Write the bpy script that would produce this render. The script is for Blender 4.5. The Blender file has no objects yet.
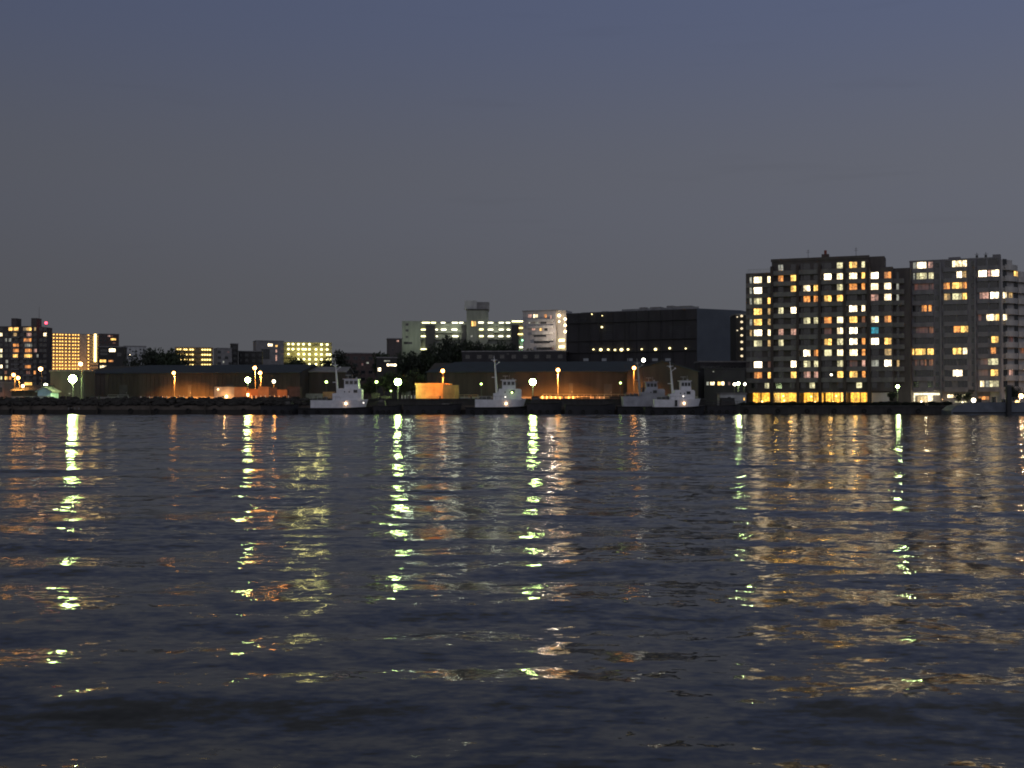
import bpy, math, random
import numpy as np
from mathutils import Vector, Matrix
R = random.Random(7)
sc = bpy.context.scene
col = sc.collection
PI = math.pi

# ------------------------------------------------------------------ camera
FPX, CAMH, WPX, HPX = 1200.0, 2.5, 1024, 768
TH = math.atan(19.0 / FPX)
cd = bpy.data.cameras.new('camera')
cam = bpy.data.objects.new('camera', cd); col.objects.link(cam)
cd.sensor_width = 36.0; cd.lens = 36.0 * FPX / WPX
cd.clip_start = 0.1; cd.clip_end = 12000
cam.location = (0, 0, CAMH); cam.rotation_euler = (PI / 2 + TH, 0, 0)
sc.camera = cam

# ------------------------------------------------------------------ render / exposure
sc.view_settings.view_transform = 'Standard'; sc.view_settings.look = 'None'
sc.view_settings.exposure = 0.0; sc.view_settings.gamma = 1.0
sc.render.engine = 'CYCLES'
sc.cycles.use_denoising = True
try:
    sc.cycles.denoiser = 'OPENIMAGEDENOISE'; sc.cycles.denoising_input_passes = 'RGB_ALBEDO_NORMAL'
except Exception: pass
sc.cycles.max_bounces = 5; sc.cycles.diffuse_bounces = 2; sc.cycles.glossy_bounces = 3
sc.cycles.caustics_reflective = False; sc.cycles.caustics_refractive = False
sc.cycles.sample_clamp_indirect = 30.0
sc.cycles.filter_width = 1.9

# ------------------------------------------------------------------ world: dusk
w = bpy.data.worlds.new('World'); sc.world = w; w.use_nodes = True
nt = w.node_tree; nt.nodes.clear()
def N(t, **k):
    n = nt.nodes.new(t)
    for a, b in k.items(): setattr(n, a, b)
    return n
def math_node(tree, op, a, b=None, clamp=False):
    n = tree.nodes.new('ShaderNodeMath'); n.operation = op; n.use_clamp = clamp
    for i, v in enumerate((a, b)):
        if v is None: continue
        if isinstance(v, (int, float)): n.inputs[i].default_value = v
        else: tree.links.new(v, n.inputs[i])
    return n.outputs[0]
out = N('ShaderNodeOutputWorld'); bg = N('ShaderNodeBackground'); bg2 = N('ShaderNodeBackground'); add = N('ShaderNodeAddShader')
sky = N('ShaderNodeTexSky'); sky.sky_type = 'NISHITA'; sky.sun_disc = False
SUN_EL, SUN_ROT = math.radians(-2.5), math.radians(200)      # the sun has set behind the camera
sky.sun_elevation = SUN_EL; sky.sun_rotation = SUN_ROT; sky.air_density = 1.2; sky.dust_density = 3.0
nt.links.new(sky.outputs[0], bg2.inputs[0]); bg2.inputs[1].default_value = 0.06
tc = N('ShaderNodeTexCoord'); sep = N('ShaderNodeSeparateXYZ'); nt.links.new(tc.outputs['Generated'], sep.inputs[0])
ramp = N('ShaderNodeValToRGB'); cr = ramp.color_ramp; cr.interpolation = 'EASE'
cr.elements[0].position = 0.0; cr.elements[0].color = (0.100, 0.101, 0.109, 1)
cr.elements[1].position = 1.0; cr.elements[1].color = (0.085, 0.089, 0.098, 1)
for p, c in ((0.06, (0.102, 0.105, 0.118, 1)), (0.17, (0.104, 0.112, 0.140, 1)), (0.33, (0.082, 0.101, 0.170, 1)), (0.42, (0.092, 0.098, 0.115, 1))):
    e = cr.elements.new(p); e.color = c
nt.links.new(sep.outputs[2], ramp.inputs[0])
# dimmer and bluer to the left, brighter to the right; afterglow behind the camera
fx = math_node(nt, 'MULTIPLY_ADD', sep.outputs[0], 0.40); nt.nodes[-1].inputs[2].default_value = 1.0
back = math_node(nt, 'MULTIPLY', sep.outputs[1], -1.0, clamp=True)
back = math_node(nt, 'POWER', back, 1.5)
back = math_node(nt, 'MULTIPLY_ADD', back, 1.6); nt.nodes[-1].inputs[2].default_value = 1.0
# faint thin clouds low over the roofs
mp = N('ShaderNodeMapping'); mp.inputs['Scale'].default_value = (3.5, 3.5, 38.0); nt.links.new(tc.outputs['Generated'], mp.inputs[0])
cn = N('ShaderNodeTexNoise'); cn.inputs['Scale'].default_value = 1.6; cn.inputs['Detail'].default_value = 5; nt.links.new(mp.outputs[0], cn.inputs[0])
cl = N('ShaderNodeMapRange'); cl.inputs[1].default_value = 0.62; cl.inputs[2].default_value = 0.80; cl.inputs[3].default_value = 1.0; cl.inputs[4].default_value = 0.94
nt.links.new(cn.outputs[0], cl.inputs[0])
tot = math_node(nt, 'MULTIPLY', fx, back); tot = math_node(nt, 'MULTIPLY', tot, cl.outputs[0])
nt.links.new(ramp.outputs[0], bg.inputs[0]); nt.links.new(tot, bg.inputs[1])
nt.links.new(bg.outputs[0], add.inputs[0]); nt.links.new(bg2.outputs[0], add.inputs[1]); nt.links.new(add.outputs[0], out.inputs[0])

# soft afterglow from the west, behind the camera
sl = bpy.data.lights.new('afterglow_sun', 'SUN'); sl.energy = 0.22; sl.angle = math.radians(50); sl.color = (1.0, 0.93, 0.93)
so = bpy.data.objects.new('afterglow_sun', sl); col.objects.link(so)
so.rotation_euler = (math.radians(80), 0, math.radians(-20))

# ------------------------------------------------------------------ placing by bearing and distance
def gx(px, py, Y):
    v = (384.0 - py) / FPX
    rz = (v + math.tan(TH)) / (1 - v * math.tan(TH))
    dep = Y * (math.cos(TH) + rz * math.sin(TH))
    return (px - 512.0) / FPX * dep, Y, CAMH + rz * Y
def X(px, Y, py=395): return gx(px, py, Y)[0]
def Z(py, Y): return gx(512, py, Y)[2]

# ------------------------------------------------------------------ materials
MATS = {}
def mat(name, c, rough=0.8, var=0.25, scale=0.6, metal=0.0, detail=4, streak=False):
    if name in MATS: return MATS[name]
    m = bpy.data.materials.new(name); m.use_nodes = True; t = m.node_tree
    b = t.nodes['Principled BSDF']; b.inputs['Roughness'].default_value = rough; b.inputs['Metallic'].default_value = metal
    tcn = t.nodes.new('ShaderNodeTexCoord'); mpn = t.nodes.new('ShaderNodeMapping')
    mpn.inputs['Scale'].default_value = (1, 1, 0.18 if streak else 1)
    t.links.new(tcn.outputs['Object'], mpn.inputs[0])
    n = t.nodes.new('ShaderNodeTexNoise'); n.inputs['Scale'].default_value = scale; n.inputs['Detail'].default_value = detail
    t.links.new(mpn.outputs[0], n.inputs[0])
    r = t.nodes.new('ShaderNodeValToRGB')
    lo = [max(0, x * (1 - var)) for x in c]; hi = [min(1, x * (1 + var)) for x in c]
    r.color_ramp.elements[0].position = 0.3; r.color_ramp.elements[0].color = (*lo, 1)
    r.color_ramp.elements[1].position = 0.7; r.color_ramp.elements[1].color = (*hi, 1)
    t.links.new(n.outputs[0], r.inputs[0]); t.links.new(r.outputs[0], b.inputs['Base Color'])
    MATS[name] = m; return m
def glow(name, c, s):
    if name in MATS: return MATS[name]
    m = bpy.data.materials.new(name); m.use_nodes = True; t = m.node_tree
    b = t.nodes['Principled BSDF']; b.inputs['Base Color'].default_value = (0.3, 0.3, 0.3, 1)
    b.inputs['Emission Color'].default_value = (*c, 1); b.inputs['Emission Strength'].default_value = s
    # curtains and things inside: the light is uneven across the pane
    tcn = t.nodes.new('ShaderNodeTexCoord'); n = t.nodes.new('ShaderNodeTexNoise'); n.inputs['Scale'].default_value = 2.3; n.inputs['Detail'].default_value = 2
    geo = t.nodes.new('ShaderNodeNewGeometry'); t.links.new(geo.outputs['Position'], n.inputs[0])
    mr = t.nodes.new('ShaderNodeMapRange'); mr.inputs[1].default_value = 0.35; mr.inputs[2].default_value = 0.65
    mr.inputs[3].default_value = s * 0.35; mr.inputs[4].default_value = s * 1.4; m.cycles.emission_sampling = 'NONE'
    t.links.new(n.outputs[0], mr.inputs[0]); t.links.new(mr.outputs[0], b.inputs['Emission Strength'])
    MATS[name] = m; return m
def lampmat(name, c, s):
    if name in MATS: return MATS[name]
    m = bpy.data.materials.new(name); m.use_nodes = True; t = m.node_tree
    b = t.nodes['Principled BSDF']; b.inputs['Emission Color'].default_value = (*c, 1); b.inputs['Emission Strength'].default_value = s
    if name.startswith(('gallery', 'wall_lamp', 'stair', 'corner', 'pale', 'deck')): m.cycles.emission_sampling = 'NONE'
    MATS[name] = m; return m

WING = mat('wing_render_lit', (0.52, 0.49, 0.46), streak=True)  # pale tone holds the brighter light falling on the side wing
CONC = mat('concrete', (0.24, 0.23, 0.23)); DCONC = mat('dark_concrete', (0.045, 0.042, 0.04), scale=1.2, streak=True)
MAUVE = mat('mauve_render', (0.205, 0.195, 0.21), streak=True); LMAUVE = mat('pale_render', (0.42, 0.42, 0.42), streak=True)
MBODY = mat('brown_tile', (0.085, 0.072, 0.07), streak=True); MPAR = mat('grey_parapet', (0.165, 0.155, 0.155), streak=True)
MPIER = mat('pier_tile', (0.055, 0.042, 0.04)); FRAME = mat('window_frame', (0.10, 0.10, 0.10), 0.5)
GLASS = mat('dark_glass', (0.015, 0.017, 0.02), 0.12, 0.2)
METAL = mat('galvanised_steel', (0.35, 0.35, 0.34), 0.5, 0.15); DMETAL = mat('dark_steel', (0.06, 0.06, 0.06), 0.6)
WHITE = mat('white_paint', (0.74, 0.73, 0.76), 0.45, 0.10, 1.5); BLACKP = mat('black_hull_paint', (0.03, 0.03, 0.035), 0.5)
ROOFB = mat('blue_roof_sheet', (0.024, 0.035, 0.05), 0.7, 0.2, 0.4); SHED = mat('shed_cladding', (0.055, 0.046, 0.040), 0.8, 0.3, 0.5, streak=True)
BARK = mat('bark', (0.06, 0.05, 0.04)); RUBBER = mat('rubber', (0.02, 0.02, 0.02), 0.9)
YELLOWP = mat('cream_paint', (0.5, 0.40, 0.24)); GREYHULL = mat('grey_hull_paint', (0.13, 0.145, 0.175), 0.6, 0.25)
PALEG = mat('pale_green_render', (0.22, 0.23, 0.20), streak=True); BROWN = mat('dark_brown_brick', (0.10, 0.07, 0.065), 0.9, 0.3, 1.0)
BLUEW = mat('blue_grey_panel', (0.085, 0.098, 0.12), 0.5, 0.15, 0.2); DARKW = mat('dark_panel', (0.030, 0.028, 0.032), 0.7, 0.35, 0.3, streak=True)
GALV = mat('gallery_wall', (0.40, 0.36, 0.30)); REDP = mat('rust_red_paint', (0.25, 0.06, 0.04)); GREENP = mat('green_paint', (0.05, 0.12, 0.06))
LEAF = mat('leaf_green', (0.032, 0.046, 0.022), 0.7, 0.5, 0.35)
LEAF2 = mat('leaf_dark', (0.025, 0.032, 0.02), 0.7, 0.5, 0.35)

COL = {'W': ((1, .78, .44), 2.4), 'X': ((1, .80, .50), 4.8), 'w': ((.85, .85, .68), .30), 'Y': ((1, .55, .12), 1.9), 'y': ((1, .62, .22), .5),
       'O': ((1, .36, .07), 1.0), 'o': ((1, .30, .07), .16), 'P': ((1, .52, .38), .55), 'G': ((.98, .88, .48), .85), 'C': ((.02, .42, .55), .6),
       'r': ((1, .25, .12), .06), 'H': ((1, .45, .04), 1.6)}
def wmat(code, v):
    c, s = COL[code]; f = (1.25, 0.85, 0.5)[v]
    return glow('lit_window_%s_%d' % (code if code.isupper() else 'dim_' + code, v), c, s * f)

# ------------------------------------------------------------------ mesh builder
class MB:
    def __init__(s): s.v = []; s.f = []; s.m = []
    def add(s, vs, fs, m=0):
        o = len(s.v); s.v += [tuple(p) for p in vs]; s.f += [tuple(i + o for i in f) for f in fs]; s.m += [m] * len(fs); return s
    def box(s, x0, x1, y0, y1, z0, z1, m=0):
        v = [(x, y, z) for x in (x0, x1) for y in (y0, y1) for z in (z0, z1)]
        return s.add(v, [(0, 1, 3, 2), (4, 6, 7, 5), (0, 4, 5, 1), (2, 3, 7, 6), (0, 2, 6, 4), (1, 5, 7, 3)], m)
    def prism(s, poly, a, b, axis='y', m=0):
        n = len(poly)
        def P(p, t): return {'y': (p[0], t, p[1]), 'x': (t, p[0], p[1]), 'z': (p[0], p[1], t)}[axis]
        v = [P(p, a) for p in poly] + [P(p, b) for p in poly]
        return s.add(v, [tuple(range(n))[::-1], tuple(range(n, 2 * n))] + [(i, (i + 1) % n, n + (i + 1) % n, n + i) for i in range(n)], m)
    def tube(s, p0, p1, r0, r1=None, n=8, m=0):
        r1 = r0 if r1 is None else r1
        p0 = Vector(p0); p1 = Vector(p1); d = (p1 - p0).normalized()
        a = d.orthogonal().normalized(); b = d.cross(a)
        v = [p0 + (a * math.cos(2 * PI * i / n) + b * math.sin(2 * PI * i / n)) * r0 for i in range(n)]
        v += [p1 + (a * math.cos(2 * PI * i / n) + b * math.sin(2 * PI * i / n)) * r1 for i in range(n)]
        return s.add(v, [tuple(range(n))[::-1], tuple(range(n, 2 * n))] + [(i, (i + 1) % n, n + (i + 1) % n, n + i) for i in range(n)], m)
    def ball(s, c, rx, ry=None, rz=None, n=12, k=8, m=0):
        ry = ry or rx; rz = rz or rx
        v = [(c[0], c[1], c[2] + rz)]
        for j in range(1, k):
            t = PI * j / k
            v += [(c[0] + rx * math.sin(t) * math.cos(2 * PI * i / n), c[1] + ry * math.sin(t) * math.sin(2 * PI * i / n), c[2] + rz * math.cos(t)) for i in range(n)]
        v.append((c[0], c[1], c[2] - rz)); L = len(v) - 1
        f = [(0, 1 + i, 1 + (i + 1) % n) for i in range(n)]
        for j in range(k - 2):
            a = 1 + j * n; f += [(a + i, a + n + i, a + n + (i + 1) % n, a + (i + 1) % n) for i in range(n)]
        a = 1 + (k - 2) * n; f += [(a + i, L, a + (i + 1) % n) for i in range(n)]
        return s.add(v, f, m)
    def ring(s, c, R_, r, axis='y', n=16, k=8, m=0):
        v = []; 
        for i in range(n):
            A = 2 * PI * i / n
            for j in range(k):
                B = 2 * PI * j / k; q = R_ + r * math.cos(B); h = r * math.sin(B)
                p = {'y': (q * math.cos(A), h, q * math.sin(A)), 'x': (h, q * math.cos(A), q * math.sin(A)), 'z': (q * math.cos(A), q * math.sin(A), h)}[axis]
                v.append((c[0] + p[0], c[1] + p[1], c[2] + p[2]))
        f = [(i * k + j, i * k + (j + 1) % k, ((i + 1) % n) * k + (j + 1) % k, ((i + 1) % n) * k + j) for i in range(n) for j in range(k)]
        return s.add(v, f, m)
    def mesh(s, name, mats):
        me = bpy.data.meshes.new(name); me.from_pydata(s.v, [], s.f)
        for q in (mats if isinstance(mats, (list, tuple)) else [mats]): me.materials.append(q)
        me.polygons.foreach_set('material_index', s.m); me.update(); return me
def link(name, me, parent=None, loc=None):
    o = bpy.data.objects.new(name, me); col.objects.link(o)
    if parent is not None: o.parent = parent
    if loc is not None: o.location = loc
    return o
def part(name, mb, mats, parent=None, loc=None, label=None):
    o = link(name, mb.mesh(name, mats), parent, loc)
    if label: o['label'] = label
    return o
def tag(o, label, cat, group=None):
    o['label'] = label; o['category'] = cat
    if group: o['group'] = group
    return o
def thing(name, label, cat, loc, rz=0.0, group=None):
    o = bpy.data.objects.new(name, None); col.objects.link(o); o.empty_display_size = 0.5
    o.location = loc; o.rotation_euler = (0, 0, rz); return tag(o, label, cat, group)
def struct(name, mb, mats):
    o = part(name, mb, mats); o['kind'] = 'structure'; return o
def dup(root, loc, rz, label):
    r = root.copy(); col.objects.link(r); r.location = loc; r.rotation_euler = (0, 0, rz); r['label'] = label
    for ch in list(root.children):
        c = ch.copy(); col.objects.link(c); c.parent = r
        for g in ch.children:
            d = g.copy(); col.objects.link(d); d.parent = c
    return r

# ------------------------------------------------------------------ water
SLOPE = 0.0110
def build_water():
    xs = np.concatenate([[-6000, -2500, -900, -400, -250, -180, -150], np.arange(-126, 126.1, 0.30), [150, 180, 250, 400, 900, 2500, 6000]])
    ys = [-14.0]
    while ys[-1] < 269.5: ys.append(ys[-1] + 0.16 + 0.16 * max(0, ys[-1]) / 270)
    ys = np.concatenate([[-3000, -800, -200, -80, -40, -20], ys, [274]])
    XX, YY = np.meshgrid(xs.astype(np.float32), ys.astype(np.float32)); H = np.zeros_like(XX); g = np.random.RandomState(5)
    NW = 56
    for i in range(NW):
        lam = 0.95 * (15 / 0.95) ** ((i + g.rand()) / NW); k = 2 * PI / lam; a = g.normal(PI / 2 + 0.10, 0.50); ph = g.rand() * 2 * PI
        H += SLOPE * min(1.0, (4.0 / lam) ** 0.6) * lam / (2 * PI) * np.sin(k * (XX * math.cos(a) + YY * math.sin(a)) + ph)
    fade = np.clip((269.5 - YY) / 4, 0, 1) * np.clip((YY + 14) / 6, 0, 1) * np.clip((124 - np.abs(XX)) / 8, 0, 1)
    H *= fade
    nx, ny = len(xs), len(ys)
    co = np.stack([XX, YY, H], -1).reshape(-1, 3)
    idx = np.arange(nx * ny).reshape(ny, nx)
    q = np.stack([idx[:-1, :-1], idx[:-1, 1:], idx[1:, 1:], idx[1:, :-1]], -1).reshape(-1, 4)
    me = bpy.data.meshes.new('water'); me.vertices.add(len(co)); me.vertices.foreach_set('co', co.ravel())
    me.loops.add(q.size); me.loops.foreach_set('vertex_index', q.ravel())
    me.polygons.add(len(q)); me.polygons.foreach_set('loop_start', np.arange(0, q.size, 4)); me.polygons.foreach_set('loop_total', np.full(len(q), 4))
    me.polygons.foreach_set('use_smooth', np.ones(len(q), bool)); me.update(); me.validate()
    m = bpy.data.materials.new('harbour_water'); m.use_nodes = True; t = m.node_tree; L = t.links
    b = t.nodes['Principled BSDF']; b.inputs['Base Color'].default_value = (0.020, 0.022, 0.025, 1)
    b.inputs['Roughness'].default_value = 0.07; b.inputs['IOR'].default_value = 1.333
    geo = t.nodes.new('ShaderNodeNewGeometry')
    def noise(sx, sy, detail, rough=0.5, off=0.0):
        mp = t.nodes.new('ShaderNodeMapping'); mp.inputs['Scale'].default_value = (sx, sy, 0); mp.inputs['Location'].default_value = (off, off * 0.7, off)
        mp.inputs['Rotation'].default_value = (0, 0, 0.10)
        n = t.nodes.new('ShaderNodeTexNoise'); n.inputs['Scale'].default_value = 1.0; n.inputs['Detail'].default_value = detail; n.inputs['Roughness'].default_value = rough
        L.new(geo.outputs['Position'], mp.inputs[0]); L.new(mp.outputs[0], n.inputs[0]); return n
    def vm(op, a, b_):
        n = t.nodes.new('ShaderNodeVectorMath'); n.operation = op
        for i, v in enumerate((a, b_)):
            if v is None: continue
            if isinstance(v, tuple): n.inputs[i].default_value = v
            else: L.new(v, n.inputs[i])
        return n.outputs[0]
    def centred(n, ax, ay):
        v = vm('SUBTRACT', n.outputs['Color'], (0.5, 0.5, 0.5)); return vm('MULTIPLY', v, (ax, ay, 0))
    n1 = noise(0.42, 1.6, 2.0, 0.5, 3.0)         # wavelets a metre or two long
    n2 = noise(2.6, 4.6, 2.5, 0.55, 11.0)         # ripples
    n3 = noise(0.035, 0.085, 2.0, 0.5, 27.0)      # gusts: rougher and calmer patches
    n4 = noise(0.09, 0.26, 2.0, 0.5, 41.0)        # slow swell
    n5 = noise(0.42, 0.15, 2.0, 0.6, 61.0)       # chop of two or three metres
    n6 = noise(8.0, 13.0, 2.0, 0.6, 83.0)        # capillary ripples
    a = vm('ADD', centred(n1, 0.12, 0.20), centred(n2, 0.26, 0.40))
    a = vm('ADD', a, centred(n5, 0.06, 0.08)); a = vm('ADD', a, centred(n6, 0.16, 0.20))
    mr = t.nodes.new('ShaderNodeMapRange'); mr.inputs[1].default_value = 0.35; mr.inputs[2].default_value = 0.65; mr.inputs[3].default_value = 0.75; mr.inputs[4].default_value = 1.2
    L.new(n3.outputs[0], mr.inputs[0])
    sc_ = t.nodes.new('ShaderNodeVectorMath'); sc_.operation = 'SCALE'; L.new(a, sc_.inputs[0]); L.new(mr.outputs[0], sc_.inputs['Scale'])
    a = vm('ADD', sc_.outputs[0], centred(n4, 0.02, 0.05))
    a = vm('ADD', a, geo.outputs['Normal'])
    a = vm('NORMALIZE', a, None)
    L.new(a, b.inputs['Normal'])
    me.materials.append(m)
    o = link('water', me); o['kind'] = 'structure'
build_water()

# ------------------------------------------------------------------ ground and quay
QY = 271.0
TZ = 3.5                   # level of the working quay on the left
LZ = 1.9                   # lower ground: promenade and town
g = MB(); g.add([(-6000, QY + 1.2, LZ), (6000, QY + 1.2, LZ), (6000, 9000, LZ), (-6000, 9000, LZ)], [(0, 1, 2, 3)])
struct('ground', g, mat('ground_asphalt', (0.05, 0.05, 0.05), 0.9, 0.4, 0.08))
xq = X(706, QY)
g = MB(); g.box(-420, xq, QY + 1.2, 392, LZ + 0.004, TZ)
struct('yard_pavement', g, mat('yard_concrete', (0.10, 0.095, 0.09), 0.9, 0.35, 0.15))

def quay_wall(label, x0, x1, top, step):
    t = thing('quay_wall', label, 'quay wall', (x0, QY, 0), 0)
    Ln = x1 - x0
    m = MB(); m.box(0, Ln, 0, 1.2, -4, top - 0.35); part('wall', m, DCONC, t)
    m = MB(); m.box(0, Ln, -0.25, 1.25, top - 0.35, top); part('coping', m, mat('coping_concrete', (0.05, 0.048, 0.045), .9, .5, .5), t)
    if step: 
        m = MB(); m.box(0, Ln, -1.6, -0.002, -3, 1.95); part('ledge', m, mat('ledge_concrete', (0.11, 0.09, 0.075), scale=0.8), t)
        m = MB(); m.box(0, Ln, -1.9, -1.602, -.5, 1.0); part('waling_beam', m, mat('wet_timber', (0.035, 0.03, 0.025)), t)
    n = int(Ln / 6.5)
    fm = MB().ring((0, 0, 0), 0.42, 0.17).mesh('tyre_fender', RUBBER)
    k = 0
    for i in range(n):
        if x0 + i * 6.5 < -135 or x0 + i * 6.5 > 135: continue
        k += 1
        if k > 90: break
        link('tyre_fender', fm, t, (3 + i * 6.5 + R.uniform(-.8, .8), -2.1 if step else -0.45, 0.75))
quay_wall('long dark concrete quay wall with a low ledge below the sheds and sodium lamps', -420, xq, TZ, True)
quay_wall('low dark concrete quay wall below the tall apartment blocks', xq + 0.01, 620, 1.95, False)

# ------------------------------------------------------------------ lamps
SOD = lampmat('sodium_glow', (1.0, 0.42, 0.09), 20); SODW = lampmat('sodium_glow_bright', (1.0, 0.52, 0.20), 18)
MERC = lampmat('mercury_glow', (0.66, 1.0, 0.28), 95); MERCS = lampmat('mercury_glow_small', (0.65, 1.0, 0.25), 8)
WHL = lampmat('white_glow', (1.0, 0.88, 0.62), 10); REDL = lampmat('red_glow', (1.0, 0.04, 0.08), 6); WARML = lampmat('warm_glow', (1.0, .6, .2), 7)
TEALL = lampmat('green_glow_small', (0.35, 1.0, 0.55), 12)
def lamp_or_fill_light(parent, loc, kind, e, color, size=0.4, cone=150, tilt=0.0):
    ld = bpy.data.lights.new('lamp_or_fill_light', kind); ld.energy = e; ld.color = color; ld.shadow_soft_size = size
    if kind == 'SPOT': ld.spot_size = math.radians(cone); ld.spot_blend = 0.9
    o = bpy.data.objects.new('lamp_or_fill_light', ld); col.objects.link(o); o.parent = parent; o.location = loc
    o.rotation_euler = (tilt, 0, 0); return o
def street_lamp(px, py, Y, label, glowm, r=0.38, base=TZ, spot=0, color=(1, .42, .1), arm=True, group=None, light='SPOT', tilt=27, pole=DMETAL):
    x, _, z = gx(px, py, Y); h = z - base
    t = thing('street_lamp' if arm else 'floodlight_pole', label, 'street lamp' if arm else 'floodlight', (x, Y, base), 0, group)
    b = 0.5 if arm else 0
    m = MB().tube((0, b, 0), (0, b, 0.5), 0.16, 0.13).tube((0, b, 0.5), (0, b, h + 0.15), 0.10, 0.065); part('pole', m, pole, t)
    if arm:
        m = MB().tube((0, b, h + 0.12), (0, 0.1, h + 0.3), 0.05); part('arm', m, pole, t)
        m = MB().box(-0.24, 0.24, -0.4, 0.34, h + 0.2 + r * 0.45, h + 0.36 + r * 0.45); part('lamp_hood', m, DMETAL, t)
    else:
        m = MB().box(-0.5, 0.5, 0.12, 0.24, h - 0.10, h + 0.12); part('bracket', m, DMETAL, t)
    m = MB().ball((0, -0.25, h), r, r * 0.8, r); o = part('lamp_globe', m, glowm, t)  # oversized ball: the lamp's glare is put into its shape
    if spot: lamp_or_fill_light(t, (0, -0.35 if arm else -1.3, h - r - 0.1), light, spot, color, 0.3, 120, math.radians(tilt))
    return t
SOG = 'orange sodium lamps along the quay'; MEG = 'green-white floodlights along the quay'
SC = (1.0, 0.33, 0.05)
street_lamp(14, 375, 312, 'orange lamp in front of the far-left tower, left of a close pair', SOD, .45, spot=9127, color=SC, group=SOG)
street_lamp(18.5, 378, 300, 'orange lamp in front of the far-left tower, right of a close pair', SOD, .45, spot=9127, color=SC, group=SOG)
street_lamp(23.3, 386, 290, 'short orange-white lamp beside the close pair at far left', SODW, .35, group=SOG)
street_lamp(41, 369, 300, 'tall orange lamp standing over the small pale gabled hut', SODW, .48, spot=500, color=SC, group=SOG)
street_lamp(81, 364, 285, 'very tall orange lamp right of the brightest floodlight', SODW, .45, spot=700, color=SC, group=SOG)
street_lamp(174, 373, 315, 'lone orange lamp in front of the left shed wall', SOD, .42, spot=66946, color=SC, group=SOG)
street_lamp(255, 368, 296, 'taller orange lamp of the pair beside the orange-lit cargo stacks', SOD, .45, spot=54773, color=SC, group=SOG)
street_lamp(260.3, 373, 290, 'shorter orange lamp of the pair beside the orange-lit cargo stacks', SOD, .42, spot=36516, color=SC, group=SOG)
street_lamp(442.8, 371, 282, 'orange lamp standing over the bright orange-lit cabin', SOD, .42, spot=79117, color=SC, group=SOG, tilt=-10)
street_lamp(558, 370, 298, 'orange lamp in front of the middle shed, right of the middle tug', SOD, .45, spot=175886, color=SC, group=SOG)
street_lamp(634, 368, 296, 'orange-white lamp beside the mast of the grey tug', SOD, .42, spot=21300, color=SC, group=SOG)
MC = (0.78, 1.0, 0.45)
street_lamp(73, 379, 284, 'biggest brightest green-white floodlight, in front of pale wall at far left', MERC, .92, spot=1700, color=MC, arm=False, group=MEG, light='POINT')
street_lamp(248, 380, 284, 'green-white floodlight left of the orange lamp pair', MERC, .6, spot=500, color=MC, arm=False, group=MEG, light='POINT')
street_lamp(398, 382, 278, 'green-white floodlight in front of the trees, left of the orange-lit cabin', MERC, .76, spot=1200, color=MC, arm=False, group=MEG, light='POINT')
street_lamp(532.8, 382, 280, 'green-white floodlight right of the bow of the middle tug', MERC, .74, spot=900, color=MC, arm=False, group=MEG, light='POINT')
street_lamp(376.6, 382, 300, 'small green lamp above the bow of the left tug', MERCS, .36, arm=False, group=MEG)
street_lamp(326.5, 382, 300, 'small green lamp above the stern of the left tug', MERCS, .32, arm=False, group=MEG)
street_lamp(391, 391, 290, 'tiny low lamp just left of the tree floodlight', MERCS, .18, arm=False, group=MEG)
street_lamp(481.2, 384, 290, 'small yellow-green lamp left of the mast of the middle tug', MERCS, .24, arm=False, group=MEG)
street_lamp(620.4, 383, 290, 'thin pole with yellow-green lamp left of the grey tug', MERCS, .24, arm=False, group=MEG)
street_lamp(274, 381.5, 300, 'pale white lamp above the orange-lit cargo stacks', lampmat('pale_glow', (.9, .95, .7), 4), .45, arm=False, group=MEG)
street_lamp(738.2, 383.5, 292, 'bright green-white lamp at the left foot of the tall apartments', MERC, .32, LZ, spot=900, color=MC, arm=False, group=MEG, light='POINT')
street_lamp(734.4, 384.3, 300, 'paler lamp hugging the left side of the brightest apartment-foot lamp', WHL, .36, LZ, arm=False, group=MEG)
street_lamp(744.6, 384.2, 296, 'small white lamp between the apartment-foot lamp and the apartment wall', WHL, .32, LZ, arm=False, group=MEG)
street_lamp(897.4, 386.5, 288, 'green-white lamp in the gap between the two tall apartment blocks', MERC, .34, LZ, spot=1100, color=MC, arm=False, group=MEG, light='POINT')
street_lamp(973.2, 400.3, 281, 'low yellow-white lamp behind the grey barge', WHL, .50, LZ, spot=250, color=(1, .8, .5), arm=False, light='POINT')
street_lamp(1020.5, 396, 290, 'orange-white lamp at the far right end of the promenade', SODW, .55, LZ, spot=2600, color=(1, .6, .3), light='POINT')
street_lamp(1016.5, 402, 284, 'low warm lamp below the far right orange lamp', WARML, .42, LZ, arm=False)
street_lamp(831, 374.8, 305, 'small white lamp against the fourth floor face of the left apartment block', WHL, .25, LZ, arm=False, pole=DMETAL)
street_lamp(46, 385.5, 330, 'white lamp behind the ridge of the small gabled hut', lampmat('pale_glow2', (1, .95, .6), 14), .55, arm=False)
street_lamp(53.3, 385.7, 330, 'fainter white lamp right of the small gabled hut', lampmat('pale_glow3', (1, .95, .6), 5), .45, arm=False)

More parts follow.
